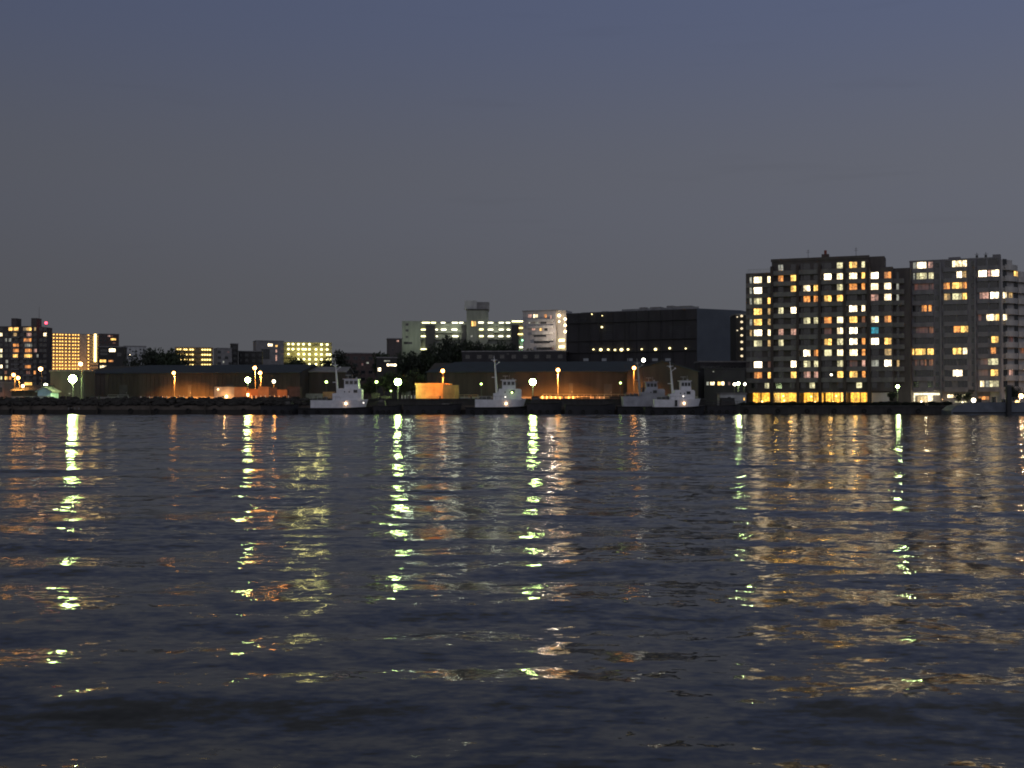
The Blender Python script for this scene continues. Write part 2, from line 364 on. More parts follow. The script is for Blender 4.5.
# ------------------------------------------------------------------ facade frames
class Fac:
    def __init__(s, pa, Ya, pb, Yb, base):
        s.A = Vector((X(pa, Ya, 340), Ya)); s.B = Vector((X(pb, Yb, 340), Yb)); s.D = (s.B - s.A); s.L = s.D.length; s.d = s.D / s.L
        s.base = base; s.rz = math.atan2(s.d.y, s.d.x)
    def u(s, px, py=340, inset=0.0):
        a = s.A + Vector((-s.d.y, s.d.x)) * inset
        v = (384.0 - py) / FPX; rzz = (v + math.tan(TH)) / (1 - v * math.tan(TH))
        k = (px - 512) / FPX * (math.cos(TH) + rzz * math.sin(TH))       # x = k * y
        return (k * a.y - a.x) / (s.d.x - k * s.d.y)
    def z(s, py, u=0.0): return Z(py, s.A.y + s.d.y * u) - s.base
    def loc(s): return (s.A.x, s.A.y, s.base)
WCACHE = {}
def window_mesh(wd, ht, code, var):
    key = (round(wd, 1), round(ht, 2), code, var)
    if key in WCACHE: return WCACHE[key]
    m = MB(); wd = max(wd, 0.35); n = 1 if wd < 0.9 else (2 if wd < 1.9 else 3 if wd < 2.9 else 4)
    f = 0.05; r = random.Random(hash(key) & 0xffff)
    mats = [FRAME, GLASS] if code is None else [FRAME, wmat(code, 0), wmat(code, 1), wmat(code, 2)]
    m.box(-wd / 2, wd / 2, -0.07, 0.0, -ht / 2 - f, -ht / 2 + f); m.box(-wd / 2, wd / 2, -0.07, 0.0, ht / 2 - f, ht / 2 + f)
    for i in range(n + 1):
        x = -wd / 2 + wd * i / n; m.box(x - f / 2, x + f / 2, -0.065, 0.0, -ht / 2 + f, ht / 2 - f)
    seq = [(var + i * 2 + (1 if r.random() < .4 else 0)) % 3 for i in range(n)]
    if 0 not in seq: seq[n // 2] = 0
    for i in range(n):
        x0 = -wd / 2 + wd * i / n + f / 2; x1 = -wd / 2 + wd * (i + 1) / n - f / 2
        m.box(x0, x1, -0.03, -0.001, -ht / 2 + f, ht / 2 - f, 1 if code is None else 1 + seq[i])
    WCACHE[key] = m.mesh('window', mats); return WCACHE[key]
def put_windows(t, wins, prefer=100):
    """wins: list of (u, y, z, w, h, code); lit ones first, at most 100 as parts, the rest one mesh"""
    wins = sorted(wins, key=lambda q: (q[5] is None, -q[3] * q[4]))
    for i, (u, y, z, wd, ht, code) in enumerate(wins[:prefer]):
        link('window', window_mesh(wd, ht, code, i % 3), t, (u, y, z))
    if len(wins) > prefer:
        m = MB()
        for (u, y, z, wd, ht, code) in wins[prefer:]:
            m.box(u - wd / 2, u + wd / 2, y - 0.03, y - 0.001, z - ht / 2, z + ht / 2, 1)
            for zz in (-ht / 2, ht / 2 - .05): m.box(u - wd / 2, u + wd / 2, y - 0.07, y - 0.032, z + zz, z + zz + .05, 0)
            m.box(u - .03, u + .03, y - 0.065, y - 0.032, z - ht / 2 + .05, z + ht / 2 - .05, 0)
        o = part('unlit_window', m, [FRAME, GLASS], t); o['kind'] = 'stuff'

# ------------------------------------------------------------------ the left tall apartment block
FLH = 2.85
def block_m():
    F = Fac(772, 320, 869, 311, LZ); t = thing('apartment_block', 'tall brown-grey apartment block with many warm lit windows over a glowing yellow ground floor', 'apartment block', F.loc(), F.rz)
    rz_ = [F.z(268.5) - FLH * r for r in range(13)]         # window centre heights, 12 is the lobby
    uL, uR, uE = F.u(746, inset=1.2), F.L, F.u(893, inset=1.0)
    top = rz_[0] + 1.7
    m = MB(); m.box(0, uR, 0.0, 14, 3.6, top); m.box(uL, -0.002, 1.2, 13, 3.6, rz_[1] + 1.9)
    m.box(uR + .002, uE, 1.0, 13, 3.6, rz_[1] + 2.2); m.box(uE + .002, uE + 4.2, 3.5, 11, 3.6, rz_[1] + 2.0)
    m.box(uL, uE + 4.2, 3.6, 11, 0, 3.598)
    part('wall', m, MBODY, t)
    m = MB(); m.box(uR - .5, F.u(884), 2, 9, top + .002, top + .35); m.box(-.2, uR + .2, -.2, .25, top + .002, top + .75); m.box(2, 10, 4, 10, top + .002, top + 1.1); m.box(F.u(869), F.u(884, 260), 1.2, 7, rz_[1] + 2.202, top + .5)
    part('roof_parapet', m, MBODY, t)
    m = MB(); u = F.u(824); m.box(u - .9, u + .9, 3, 5, top, top + 1.9); part('roof_hut', m, BROWN, t)
    m = MB(); m.tube((u, 4, top + 1.9), (u, 4, top + 3.0), .35); part('vent_stack', m, REDP, t)
    for px in (806.5, 855): 
        u = F.u(px); m = MB().tube((u, 4, top), (u, 4, top + 3.4), .05); m.box(u - .5, u + .5, 3.97, 4.03, top + 2.6, top + 2.66); m.box(u - .35, u + .35, 3.97, 4.03, top + 3.1, top + 3.15); part('antenna', m, DMETAL, t)
    for px in (772.8, 798.3, 820.2, 845, 869):
        u = F.u(px); m = MB().box(u - .38, u + .38, -1.5, 0.6, 0, top - 1.3); part('pier', m, MPIER, t)
    std = {0: [(751, 2.2), (758, 8), (769.3, 3)], 1: [(781, 5), (793.8, 5.6)], 2: [(802, 1.6), (807, 6.6), (816, 4)], 3: [(822.7, 1.6), (828, 7), (840.2, 5.8)],
           4: [(848.3, 1.6), (853.5, 7.4), (863.6, 3.2)], 5: [(869.8, 1.6), (875, 7), (888, 6.5)], 6: [(898, 2.4)]}
    lit = {0: {1: 'wWW', 2: 'wX.', 3: 'wGY', 4: '.Yy', 5: 'wYy', 6: 'yXW', 7: 'wGy', 8: '...', 9: 'oXr', 10: 'wOY'},
           1: {1: 'OY', 2: '.Y', 4: 'GX', 6: 'PP', 9: '.X', 10: '.Y', 0: 'w.', 7: 'G.'},
           2: {2: 'wWY', 3: 'oOO', 5: 'yGG', 8: 'oXO', 9: 'wGG', 10: 'wPP'},
           3: {0: '..G', 1: 'OXW', 2: '..G', 3: 'YYY', 5: '.OW', 6: '.rW', 7: '.YG', 8: '.GW', 9: '..G', 10: '..Y'},
           4: {0: 'wYG', 1: 'YWY', 2: '.OO', 4: 'GXW', 5: 'yYo', 6: 'GX.', 7: 'GXO', 8: 'YWO', 9: '.rP', 10: 'OYO'},
           5: {1: 'WXO', 2: 'GWW', 3: '.PW', 5: 'YWO', 6: '.C.', 7: 'GXY', 8: '..y', 9: '.wX'},
           6: {2: 'w', 3: 'w', 9: 'y', 7: '.'}}
    wins = []
    for b, lst in std.items():
        yb = {0: 1.2, 5: 1.0, 6: 3.5}.get(b, 0.0)
        for r in range(0 if b in (1, 2, 3, 4) else 1, 11):
            s = lit[b].get(r, '.' * len(lst))
            for (px, wp), c in zip(lst, s):
                u = F.u(px, inset=yb); wins.append((u, yb - 0.002, rz_[r] + .05, wp * .262, 1.72, None if c == '.' else c))
    for px, wp, c in ((753.5, 6, None), (766, 4.5, 'G'), (778.5, 6, None), (792, 5, None), (803, 5, None), (812, 5.2, 'G'), (826, 6, None), (840, 5, None), (859, 5.5, 'G'), (874, 5, None), (887, 5, None)):
        u = F.u(px); wins.append((u, 1.198 if px < 771 else -0.002 if px < 869 else .998, rz_[11] + .05, wp * .262, 1.5, c))
    put_windows(t, wins)
    # balconies: slab and parapet, one per bay and floor
    spans = {0: (746.5, 771.2, 1.2), 1: (774.2, 797, 0), 2: (799.6, 819, 0), 3: (821.5, 843.6, 0), 4: (846.3, 867.7, 0), 5: (870.2, 893, 1.0), 6: (893.5, 904.5, 3.5)}
    for b, (p0, p1, yb) in spans.items():
        u0, u1 = F.u(p0, inset=yb), F.u(p1, inset=yb)
        d = 0.5 if b in (0, 5) else 1.25
        m = MB(); m.box(u0, u1, -d, -.002, -.14, 0.02); m.box(u0, u1, -d, -d + .12, 0.022, 1.02); m.box(u0, u0 + .1, -d + .122, -.002, .022, 1.0); m.box(u1 - .1, u1, -d + .122, -.002, .022, 1.0)
        m.box(u0, u1, -d - .03, -d + .15, 1.022, 1.07)
        me = m.mesh('balcony', [MPAR])
        for r in range(1 if b in (0, 5, 6) else 0, 11): link('balcony', me, t, (0, yb, rz_[r] - 1.85 - .02))
        if b in (0, 5): pass
    # glowing lobby behind a colonnade
    for i, (p0, p1, c) in enumerate(((752, 759.6, 'H'), (760.6, 768.5, 'H'), (771, 779, 'y'), (779.6, 796, 'H'), (803, 812, 'H'), (812.6, 822.5, 'H'), (825, 832.5, 'H'), (833.5, 839, 'H'), (840, 842.3, 'Y'), (850, 859, 'H'), (860, 868, 'H'))):
        u0, u1 = F.u(p0, inset=1.5), F.u(p1, inset=1.5)
        link('lobby_window', window_mesh(u1 - u0, 2.9, c, i % 3), t, ((u0 + u1) / 2, 2.998, 1.75 + .4))
    for px, py, c in ((784, 400.6, WARML), (854, 404.3, WARML), (783, 396, WARML), (811, 396.5, WARML), (833, 402, WARML), (762, 401.5, WARML), (815, 402, WARML), (836, 396, WARML)):
        u = F.u(px, inset=1.5); part('lobby_lamp', MB().ball((u, 1.4, F.z(py, u)), .2), c, t)
    m = MB(); m.box(F.u(749), F.u(870), -.9, 2.9, 3.3, 3.59); part('canopy', m, MPAR, t)
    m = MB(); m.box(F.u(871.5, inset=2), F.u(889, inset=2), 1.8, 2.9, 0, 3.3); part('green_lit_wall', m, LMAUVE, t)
    L1 = lamp_or_fill_light(t, ((F.u(760) + F.u(790)) / 2, 1.0, 3.0), 'POINT', 350, (1, .55, .08), .4)
    for px in (790, 830, 855): lamp_or_fill_light(t, (F.u(px), 0.6, 2.9), 'POINT', 350, (1, .5, .08), .4)
    # downpipe and rooftop railing
    m = MB()
    for i in range(18): 
        u = uL + .3 + i * (-uL - .6) / 17; m.box(u, u + .05, 1.3, 1.35, rz_[1] + 1.902, rz_[1] + 2.9)
    m.box(uL + .3, -.3, 1.3, 1.36, rz_[1] + 2.902, rz_[1] + 2.96); part('roof_railing', m, METAL, t)
block_m()

# ------------------------------------------------------------------ the right tall apartment block
def block_n():
    F = Fac(910, 317, 1001, 308, LZ)
    t = thing('apartment_block', 'tall pale mauve apartment block at right edge with curved stepped balconies on its side', 'apartment block', F.loc(), F.rz)
    rz_ = [F.z(266) - FLH * r for r in range(13)]
    top = rz_[0] + 0.95
    m = MB()
    m.box(0, F.L, 0, 11, 4.0, top)
    m.box(0, F.L, 2.2, 12, 0, 3.998)
    part('wall', m, MAUVE, t)
    m = MB(); m.box(-.1, F.L + .1, -.1, .25, top + .002, top + .4); m.box(F.u(993), F.L, .252, 5, top + .002, top + 1.1); m.box(F.u(948), F.u(960), 3, 8, top + .002, top + 1.2); part('roof_parapet', m, MAUVE, t)
    for px in (977, 986): 
        u = F.u(px); m = MB().tube((u, 2, top), (u, 2, top + 2.0), .07); m.box(u - .6, u + .6, 1.97, 2.03, top + 1.5, top + 1.56); m.box(u - .3, u + .3, 1.8, 2.2, top + .7, top + 1.3); part('antenna', m, DMETAL, t)
    spans = ((912.5, 934), (943.5, 968), (977.5, 999.5))
    for i, (p0, p1) in enumerate(spans):
        u0, u1 = F.u(p0), F.u(p1)
        m = MB(); m.box(u0, u1, -.75, -.002, -.14, .02); m.box(u0, u1, -.75, -.63, .022, 1.0); m.box(u0 - .03, u1 + .03, -.78, -.60, 1.002, 1.05)
        m.box(u0, u0 + .1, -.628, -.002, .022, 1.0); m.box(u1 - .1, u1, -.628, -.002, .022, 1.0)
        me = m.mesh('balcony', [MAUVE])
        for r in range(12): link('balcony', me, t, (0, 0, rz_[r] - 1.87))
    for px in (911.2, 941, 975.5, 1000.4):
        u = F.u(px); m = MB().box(u - .22, u + .22, -.82, -.003, 0, top - .3); part('pier', m, MAUVE, t)
    L = {0: [(915, 3, 'w'), (922, 9, 'X'), (931, 4.5, 'P'), (948, 5, None), (957.5, 9, 'W'), (965, 4, 'W'), (982, 8, None), (993, 8, None)],
         1: [(914.5, 1.8, 'w'), (922, 10, 'G'), (931.5, 4.8, 'G'), (948, 8, None), (959.7, 4.6, 'X'), (964.8, 3.6, 'y'), (983, 7.5, 'X'), (989.6, 2.6, 'P'), (995.5, 7, 'X')],
         2: [(922, 14, 'r'), (932, 4, 'r'), (947, 6, 'O'), (957.5, 9.5, 'Y'), (965, 3.8, 'O'), (983, 10, None), (994, 7, None)],
         3: [(922, 14, None), (932, 4, None), (947.5, 6, 'y'), (957.5, 9, 'G'), (965, 4, 'Y'), (984.5, 8.5, 'P'), (995, 7.6, 'X')],
         4: [(916, 6, None), (924.5, 5, 'O'), (930.3, 3, 'O'), (950, 12, None), (962.5, 9, None), (983, 9, None), (994, 7, None)],
         5: [(922, 14, None), (932, 4, None), (950, 12, None), (962.5, 9, None), (980, 3, 'r'), (992, 10, 'W'), (997.6, 3, 'Y')],
         6: [(922, 12, 'r'), (931.5, 4, 'o'), (948, 6, None), (957, 6, 'O'), (964.5, 7, 'Y'), (983, 9, None), (994, 7, None)],
         7: [(922, 14, None), (932, 4, None), (950, 12, None), (962.5, 9, None), (983, 9, None), (995, 6.5, 'Y')],
         8: [(913.3, 1.6, 'Y'), (920.5, 10, 'Y'), (930.5, 6, 'Y'), (948, 7, None), (957, 8, 'Y'), (965, 4, 'W'), (983, 9, None), (993.3, 4.6, 'O')],
         9: [(917, 4, 'r'), (922, 3, 'r'), (925.5, 1.8, 'o'), (931, 4, 'o'), (950, 12, None), (962.5, 8, None), (984, 7, 'r'), (993, 9.6, 'G')],
         10: [(922, 14, None), (931.5, 4, None), (948, 7, None), (957.5, 9, 'X'), (965, 4, None), (983, 9, 'r'), (994.3, 6.8, 'Y')],
         11: [(916, 5, None), (930, 5, None), (948, 7, None), (962.5, 9, None), (982, 3.8, 'W'), (987, 3.2, 'w'), (994, 8.6, 'G')]}
    wins = []
    for r, lst in L.items():
        for px, wp, c in lst: wins.append((F.u(px), -.002, rz_[r] + .05, wp * .258, 1.68, c))
        for px in (937, 973.3): wins.append((F.u(px), -.002, rz_[r] - .1, .8, 1.1, None))
    put_windows(t, wins)
    # small lamp glow behind third-floor loggia etc.
    for px, py in ((916, 389 - 47), (951, 331.9 + 2)): pass
    # ground floor frame and shop windows
    u0, u1 = F.u(913), F.u(939)
    m = MB(); m.box(u0, u1, 1.6, 1.75, 2.7, 3.2); m.box(u0, u0 + .25, 1.6, 1.75, .6, 2.698); m.box(u1 - 2.6, u1 - 2.0, 1.6, 1.75, .6, 2.698); m.box((u0 + u1) / 2 + .3, (u0 + u1) / 2 + 1.5, 1.6, 1.75, .6, 2.698)
    part('lit_entrance_frame', m, glow('entrance_glow', (1, .88, .55), 1.8), t)
    link('window', window_mesh(2.6, 2.0, 'y', 1), t, ((u0 + u1) / 2 - 1.2, 2.19, 1.5)); link('window', window_mesh(3.2, .9, 'W', 2), t, (F.u(953), 2.19, 2.4)); link('window', window_mesh(1.4, .7, 'G', 2), t, (F.u(963), 2.19, 2.5)); link('window', window_mesh(2.6, .9, 'O', 1), t, (F.u(983), 2.19, 1.9))
    link('window', window_mesh(3.0, .5, 'G', 0), t, (F.u(960), 2.19, .9))
    for px, py, mm in ((906.5, 399, WHL), (910, 397.6, WHL), (920.5, 402.4, WHL), (928, 404.8, WHL), (941, 400.2, WARML), (934, 405, WHL), (924.5, 404.2, WHL), (948.8, 403, WHL), (962, 403.4, WHL), (913, 404, WARML)):
        part('entrance_lamp', MB().ball((F.u(px), 1.2, F.z(py, F.u(px)) + .2), .2 if mm is WARML else .17), mm, t)
    lamp_or_fill_light(t, (F.u(926), -.5, 2.6), 'POINT', 260, (1, .85, .5), .3)
    # angled side wing, stepping back with wrap-round balconies
    inv = Matrix.Rotation(-F.rz, 2)
    def loc2(px, Y):
        v = Vector((X(px, Y, 330), Y)) - F.A; return inv @ v
    P0 = Vector((F.L, .0)); P1 = loc2(1046, 318); d = (P1 - P0).normalized(); n_ = Vector((d.y, -d.x)); Ls = (P1 - P0).length
    if n_.y > 0 and n_.x < 0: n_ = -n_
    w = thing  # noqa
    def quad(mb, s0, s1, o0, o1, z0, z1, m=0):
        c = [P0 + d * s0 + n_ * o0, P0 + d * s1 + n_ * o0, P0 + d * s1 + n_ * o1, P0 + d * s0 + n_ * o1]
        mb.prism([(q.x, q.y) for q in c], z0, z1, 'z', m)
    m = MB(); quad(m, 0.3, Ls, -.05, -9, 0, top - 2.9); quad(m, .3, 4.9, -.05, -8, top - 2.898, top - .2); part('side_wing', m, WING, t)
    sm = MB()
    for i in range(3):
        s0 = .9 + i * 5.4; s1 = s0 + 5.0
        # rounded balcony fronts: five facets
        poly = []
        for k in range(9):
            s = s0 + (s1 - s0) * k / 8; o = 1.3 * math.sin(PI * (0.12 + .76 * k / 8)) ** .5; q = P0 + d * s + n_ * o; poly.append(q)
        mm = MB(); base = [P0 + d * s1 + n_ * -.04, P0 + d * s0 + n_ * -.04]
        mm.prism([(q.x, q.y) for q in poly + base], -.16, 0.0, 'z')
        for k in range(8):
            a, b = poly[k], poly[k + 1]; nn = n_ * -.12
            mm.prism([(a.x, a.y), (b.x, b.y), (b.x + nn.x, b.y + nn.y), (a.x + nn.x, a.y + nn.y)], .002, 1.25, 'z')
        me = mm.mesh('side_balcony', [WING])
        for r in range(0 if i == 0 else 1, 12): link('side_balcony', me, t, (0, 0, rz_[r] - 1.87))
    rot = math.atan2(d.y, d.x)
    s_ok = lambda k, r: k > 1 and r == 0 or 1.7 + k * 2.3 > Ls - 1
    litside = {(1, 2): 'Y', (3, 0): 'W', (3, 1): 'y', (5, 0): 'W', (7, 1): 'r', (10, 1): 'P', (8, 3): 'o', (2, 4): 'o', (4, 5): 'o'}
    for r in range(0, 12):
        for k in range(9):
            if s_ok(k, r): continue
            s = 1.7 + k * 2.3; q = P0 + d * s + n_ * -.04; c = litside.get((r, k))
            if c is None and k % 2: continue
            o = link('side_window', window_mesh(1.6, 1.6, c, (r + k) % 3), t, (q.x, q.y, rz_[r] + .05)); o.rotation_euler = (0, 0, rot)
block_n()

# ------------------------------------------------------------------ gallery apartment buildings further back
def slab_block(label, pa, Ya, pb, Yb, ytop, ybot, rows, lamps, lampw, lm, wallm, depth=12, base=LZ, first=None, pitch=None, lampz=.0, par=True, parm=None, lamph=.35, extra=None, cat='apartment block'):
    """long block with open access galleries; lamps: list of px (all rows) or dict row -> px list"""
    F = Fac(pa, Ya, pb, Yb, base); t = thing('apartment_block', label, cat, F.loc(), F.rz)
    top = F.z(ytop); bot = F.z(ybot)
    m = MB(); m.box(0, F.L, 1.5, depth, 0, top); part('wall', m, wallm, t)
    m = MB(); m.box(-.1, F.L + .1, 0, depth + .2, top + .002, top + .35); part('roof', m, CONC, t)
    if rows:
        zs = [F.z(first + pitch * r) for r in range(rows)]; fh = zs[0] - zs[1] if rows > 1 else 2.8
        for z in zs:
            m = MB(); m.box(0, F.L, 0, 1.498, z - fh * .42 - .15, z - fh * .42)
            if par: m.box(0, F.L, 0, .12, z - fh * .42 + .002, z - fh * .42 + fh * .36)
            part('gallery', m, parm or wallm, t)
        m = MB()
        lst = []
        for r, z in enumerate(zs):
            for px in (lamps.get(r, []) if isinstance(lamps, dict) else lamps):
                lst.append((F.u(px, inset=.7), z + lampz + fh * .12))
        R.shuffle(lst)
        me = MB().box(-lampw / 2, lampw / 2, .55, .85, 0, lamph).mesh('gallery_lamp', [lm])
        for u, z in lst[:100]: link('gallery_lamp', me, t, (u, 0, z))
        if len(lst) > 100:
            for u, z in lst[100:]: m.box(u - lampw / 2, u + lampw / 2, .55, .85, z, z + lamph)
            o = part('gallery_lamps_rest', m, lm, t); o.name = 'gallery_lamp_row'; o['kind'] = 'stuff'
    return t, F, top
GO = lampmat('gallery_orange', (1, .50, .10), 5.0); GY = lampmat('gallery_yellow', (1, .72, .22), 4.5); GG = lampmat('gallery_greenish', (1, .95, .42), 5.0); GW = lampmat('gallery_pale', (1, .95, .62), 4.5)
# far-left tower
def tower_a():
    F = Fac(-14, 603, 36.5, 600, LZ); t = thing('apartment_tower', 'dark apartment tower cut by the left edge with a red beacon on its roof', 'apartment tower', F.loc(), F.rz)
    top = F.z(326, F.L)
    m = MB(); m.box(0, F.L, 0, 16, 0, top); part('wall', m, MBODY, t)
    for px0, px1 in ((8, 13), (28, 33.5)): 
        m = MB().box(F.u(px0), F.u(px1), 3, 8, top + .002, top + 4.2); part('roof_hut', m, MBODY, t)
    u = F.u(43); m = MB().tube((u, 3, top), (u, 3, top + 1.2), .12).tube((F.u(36), 3, top), (F.u(36), 3, top + 10), .12, .05); part('mast', m, DMETAL, t)
    part('beacon_lamp', MB().ball((u, 3, top + 1.7), .7), REDL, t)
    wins = []
    rows = {329: [(10.5, 4, 'Y'), (16, 5, 'Y'), (26, 6, 'y'), (29, 5, 'Y'), (35, 2, 'y')], 334.5: [(1, 3, 'W'), (15, 4, 'y'), (29, 5, 'P'), (45, 3, 'W')], 340: [(6, 2, 'w'), (10, 2.5, 'w'), (27.5, 8, 'O')],
            345: [(16, 6, 'O'), (28.5, 8, 'w')], 350.5: [(1, 3, 'W'), (16, 6, 'O'), (28.5, 7, 'O'), (35.5, 3, 'P')], 355.8: [(1, 3, 'G'), (15.5, 5, 'Y'), (28.3, 8, 'Y'), (37.5, 2, 'w')], 361.5: [(7, 2.5, 'w')],
            366.5: [(1, 3.5, 'W'), (7, 2.5, 'w'), (28, 6, 'O')], 372.5: [(6, 2.5, 'o'), (28.5, 4, 'o'), (35, 2, 'O')], 378: [(1, 3, 'G'), (6.5, 3, 'Y'), (10.5, 2.5, 'O')], 384: [(6.5, 2, 'P'), (10.5, 2, 'O'), (28.5, 8, 'Y')], 389: [(6.5, 2.5, 'w')]}
    for py, l in rows.items():
        used = [q[0] for q in l]
        for px, wp, c in l: wins.append((F.u(px), -.002, F.z(py, F.u(px)), wp * .5, 1.7, c))
        for px in (1, 6.5, 11, 16, 22, 28, 35, 41, 45):
            if all(abs(px - q) > 4 for q in used): wins.append((F.u(px), -.002, F.z(py, F.u(px)), 1.7, 1.5, None))
        z = F.z(py + 2.8, F.u(25)); part('balcony', MB().box(F.u(24), F.u(33), -.9, -.003, z - .5, z + .4), MPAR, t)
        part('balcony', MB().box(F.u(12), F.u(20), -.9, -.003, z - .5, z + .4), MPAR, t)
    put_windows(t, wins)
tower_a()
t, F, top = slab_block('far apartment block glowing orange from its many gallery lamps, right of the far-left tower', 47, 900, 98.5, 915, 333.6, 372, 11, [50, 53.7, 57, 60, 62.5, 66, 69.5, 73, 75.5, 78.5, 88.5], 0.75, GO, GALV, first=335, pitch=3.42, lampz=0, lamph=.55)
m = MB().box(F.u(80), F.u(86.7), -.4, 1.49, 0, top - .1); part('stair_tower', m, GALV, t)
for k in range(16): link('stair_lamp', MB().box(-.8, .8, -.3, 0, 0, 1.2).mesh('stair_lamp', [lampmat('gallery_yellow_bright', (1, .68, .22), 5)]), t, (F.u(95.2), -.2, F.z(334.5 + k * 1.78)))
for px in (56, 70, 84): lamp_or_fill_light(t, (F.u(px), -14, 16), 'POINT', 6500, (1, .45, .1), 1.0)  # added fill lights hung before the block, standing in for gallery lamp glow
def plain_block(name, label, cat, pa, Ya, pb, Yb, ytop, wallm, depth, wins, base=LZ, roofm=None, rows=0, cols=0, extra=None, wy=2.8):
    F = Fac(pa, Ya, pb, Yb, base); t = thing(name, label, cat, F.loc(), F.rz); top = F.z(ytop)
    part('wall', MB().box(0, F.L, 0, depth, 0, top), wallm, t)
    part('roof', MB().box(-.2, F.L + .2, -.2, depth + .2, top + .002, top + .4), roofm or CONC, t)
    ws = []
    sc_ = F.A.y / FPX
    for px, py, wp, hp, c in wins: ws.append((F.u(px), -.002, F.z(py, F.u(px)), wp * sc_, hp * sc_, c))
    if cols:
        for r in range(rows):
            for c in range(cols):
                u = F.L * (c + .5) / cols; z = top - 1.8 - r * wy
                if all(abs(u - q[0]) > q[3] * .5 + 1.2 or abs(z - q[2]) > q[4] * .5 + 1.2 for q in ws): ws.append((u, -.002, z, 1.6, 1.3, None))
    put_windows(t, ws)
    return t, F, top
plain_block('apartment_building', 'dark brown apartment building joined behind the right end of the orange gallery block', 'apartment building', 99, 860, 119, 865, 334, BROWN, 12, [(109, 336, 2.5, 1.6, 'P'), (113.3, 339.3, 5, 2, 'Y'), (114, 343, 3, 1, 'o'), (112, 330.5+5.5, 1.4, 1, 'o')], rows=8, cols=5)
plain_block('low_building', 'dark building with bright white windows left of the pale grey block', 'building', 98, 520, 124, 522, 347, DCONC, 10, [(112.3, 350.3, 6, 3.2, 'X'), (104, 350.5, 7, 2.2, None), (119.3, 354.5, 4, 3.5, None), (104, 354, 7, 2.2, None), (103, 361, 6, 2.6, 'Y'), (111, 361, 4.5, 2, 'O'), (103.3, 367, 6, 3.2, 'W')], rows=0)
plain_block('apartment_building', 'pale grey windowless-looking block with one small light, right of the dark white-windowed building', 'apartment building', 124, 560, 146, 563, 346.5, LMAUVE, 12, [(129.6, 355.3, 1.6, 2, 'X'), (130, 349.5, 1.5, 1.2, None), (140.5, 349.5, 1.6, 1.2, None), (140.5, 356, 1.6, 1.2, None), (140.5, 362, 1.6, 1.2, None), (135, 352, 1.2, 1.2, None)])
slab_block('four-storey gallery block with golden lamps above the left shed roof', 175, 640, 213, 645, 347.5, 368, 4, [177.5, 180.5, 184.5, 186.5, 190.5, 192.8, 202.5, 205, 207.5, 210], 0.75, GY, mat('ochre_render', (.24, .19, .12)), first=350.5, pitch=5.05, lamph=.6)
plain_block('apartment_building', 'dim grey apartment building right of the four-storey golden block', 'apartment building', 217.5, 600, 232, 603, 348.5, CONC, 10, [(223.5, 362, 1.5, 2.2, 'w'), (228, 352, 2, 1.5, 'r')], rows=5, cols=4)
plain_block('rooftop_tower', 'narrow dark tower rising between the dim grey building and the long dark block', 'building', 231.5, 610, 238.2, 611, 344, DCONC, 8, [], rows=4, cols=1)
plain_block('apartment_building', 'long dark block left of the yellow-green gallery block', 'apartment building', 238.4, 620, 262, 622, 351.5, DCONC, 12, [(229.5 + 11, 365.3, 4, 1.2, 'w')], rows=4, cols=7)
t, F, top = slab_block('gallery apartment block with yellow-green lamps above the left tug', 284, 665, 332, 672, 342.5, 370, 5, {0: [288.5, 293, 298.5, 303.5, 309.5, 321.5, 327.2], 1: [288.5, 293, 298.5, 303, 305.5, 309.5, 316, 321.5, 327.2], 2: [288.5, 298.5, 304, 309.5, 316, 321.5, 327.2, 330], 3: [298.5, 304, 309.5, 316, 321.5, 327.2, 330], 4: [309.5, 316, 321.5, 327.2, 330.3]}, 1.0, GG, mat('olive_render', (.36, .33, .20)), first=345.3, pitch=5.0, lamph=.85)
for px in (300, 318): lamp_or_fill_light(t, (F.u(px), -6, 28), 'POINT', 1500, (1, .9, .3), 1.0)  # added fill lights off the facade, brightening the gallery walls
plain_block('apartment_building', 'shadowed building end with one pale window, left of the yellow-green gallery block', 'apartment building', 256, 650, 283.8, 655, 341, CONC, 12, [(270.3, 345, 4.5, 2.8, 'X'), (276.5, 346, 2, 2, 'Y'), (276.3, 351, 1.5, 3, 'P'), (276.3, 358, 1.5, 6, 'P'), (282, 349, 3, 1.2, 'r'), (282, 354, 3, 1.2, 'r'), (265.5, 354, 8, 10, None)], rows=0)
plain_block('apartment_building', 'dark red-brown building left of the tree floodlight', 'apartment building', 346, 480, 380, 484, 353.5, BROWN, 12, [(362.5, 364.5, 2, 2.6, 'r'), (367.5, 362.8, 2.6, 1.8, 'w')], rows=5, cols=9)
plain_block('low_building', 'small block lit by a long white strip window above the tree floodlight', 'building', 377, 420, 397, 421, 358, DCONC, 8, [(391.7, 365, 9.4, 2.4, 'X'), (379.3, 369.5, 3, 3.6, 'X'), (387, 361, 6, 1.5, 'w')])
plain_block('low_building', 'small dark hut-roofed block with one orange lamp left of the pale green block', 'building', 388, 505, 402, 506, 339, MBODY, 8, [(397.6, 341, 2.4, 1.8, 'P'), (393, 350, 2, 1.5, None)])
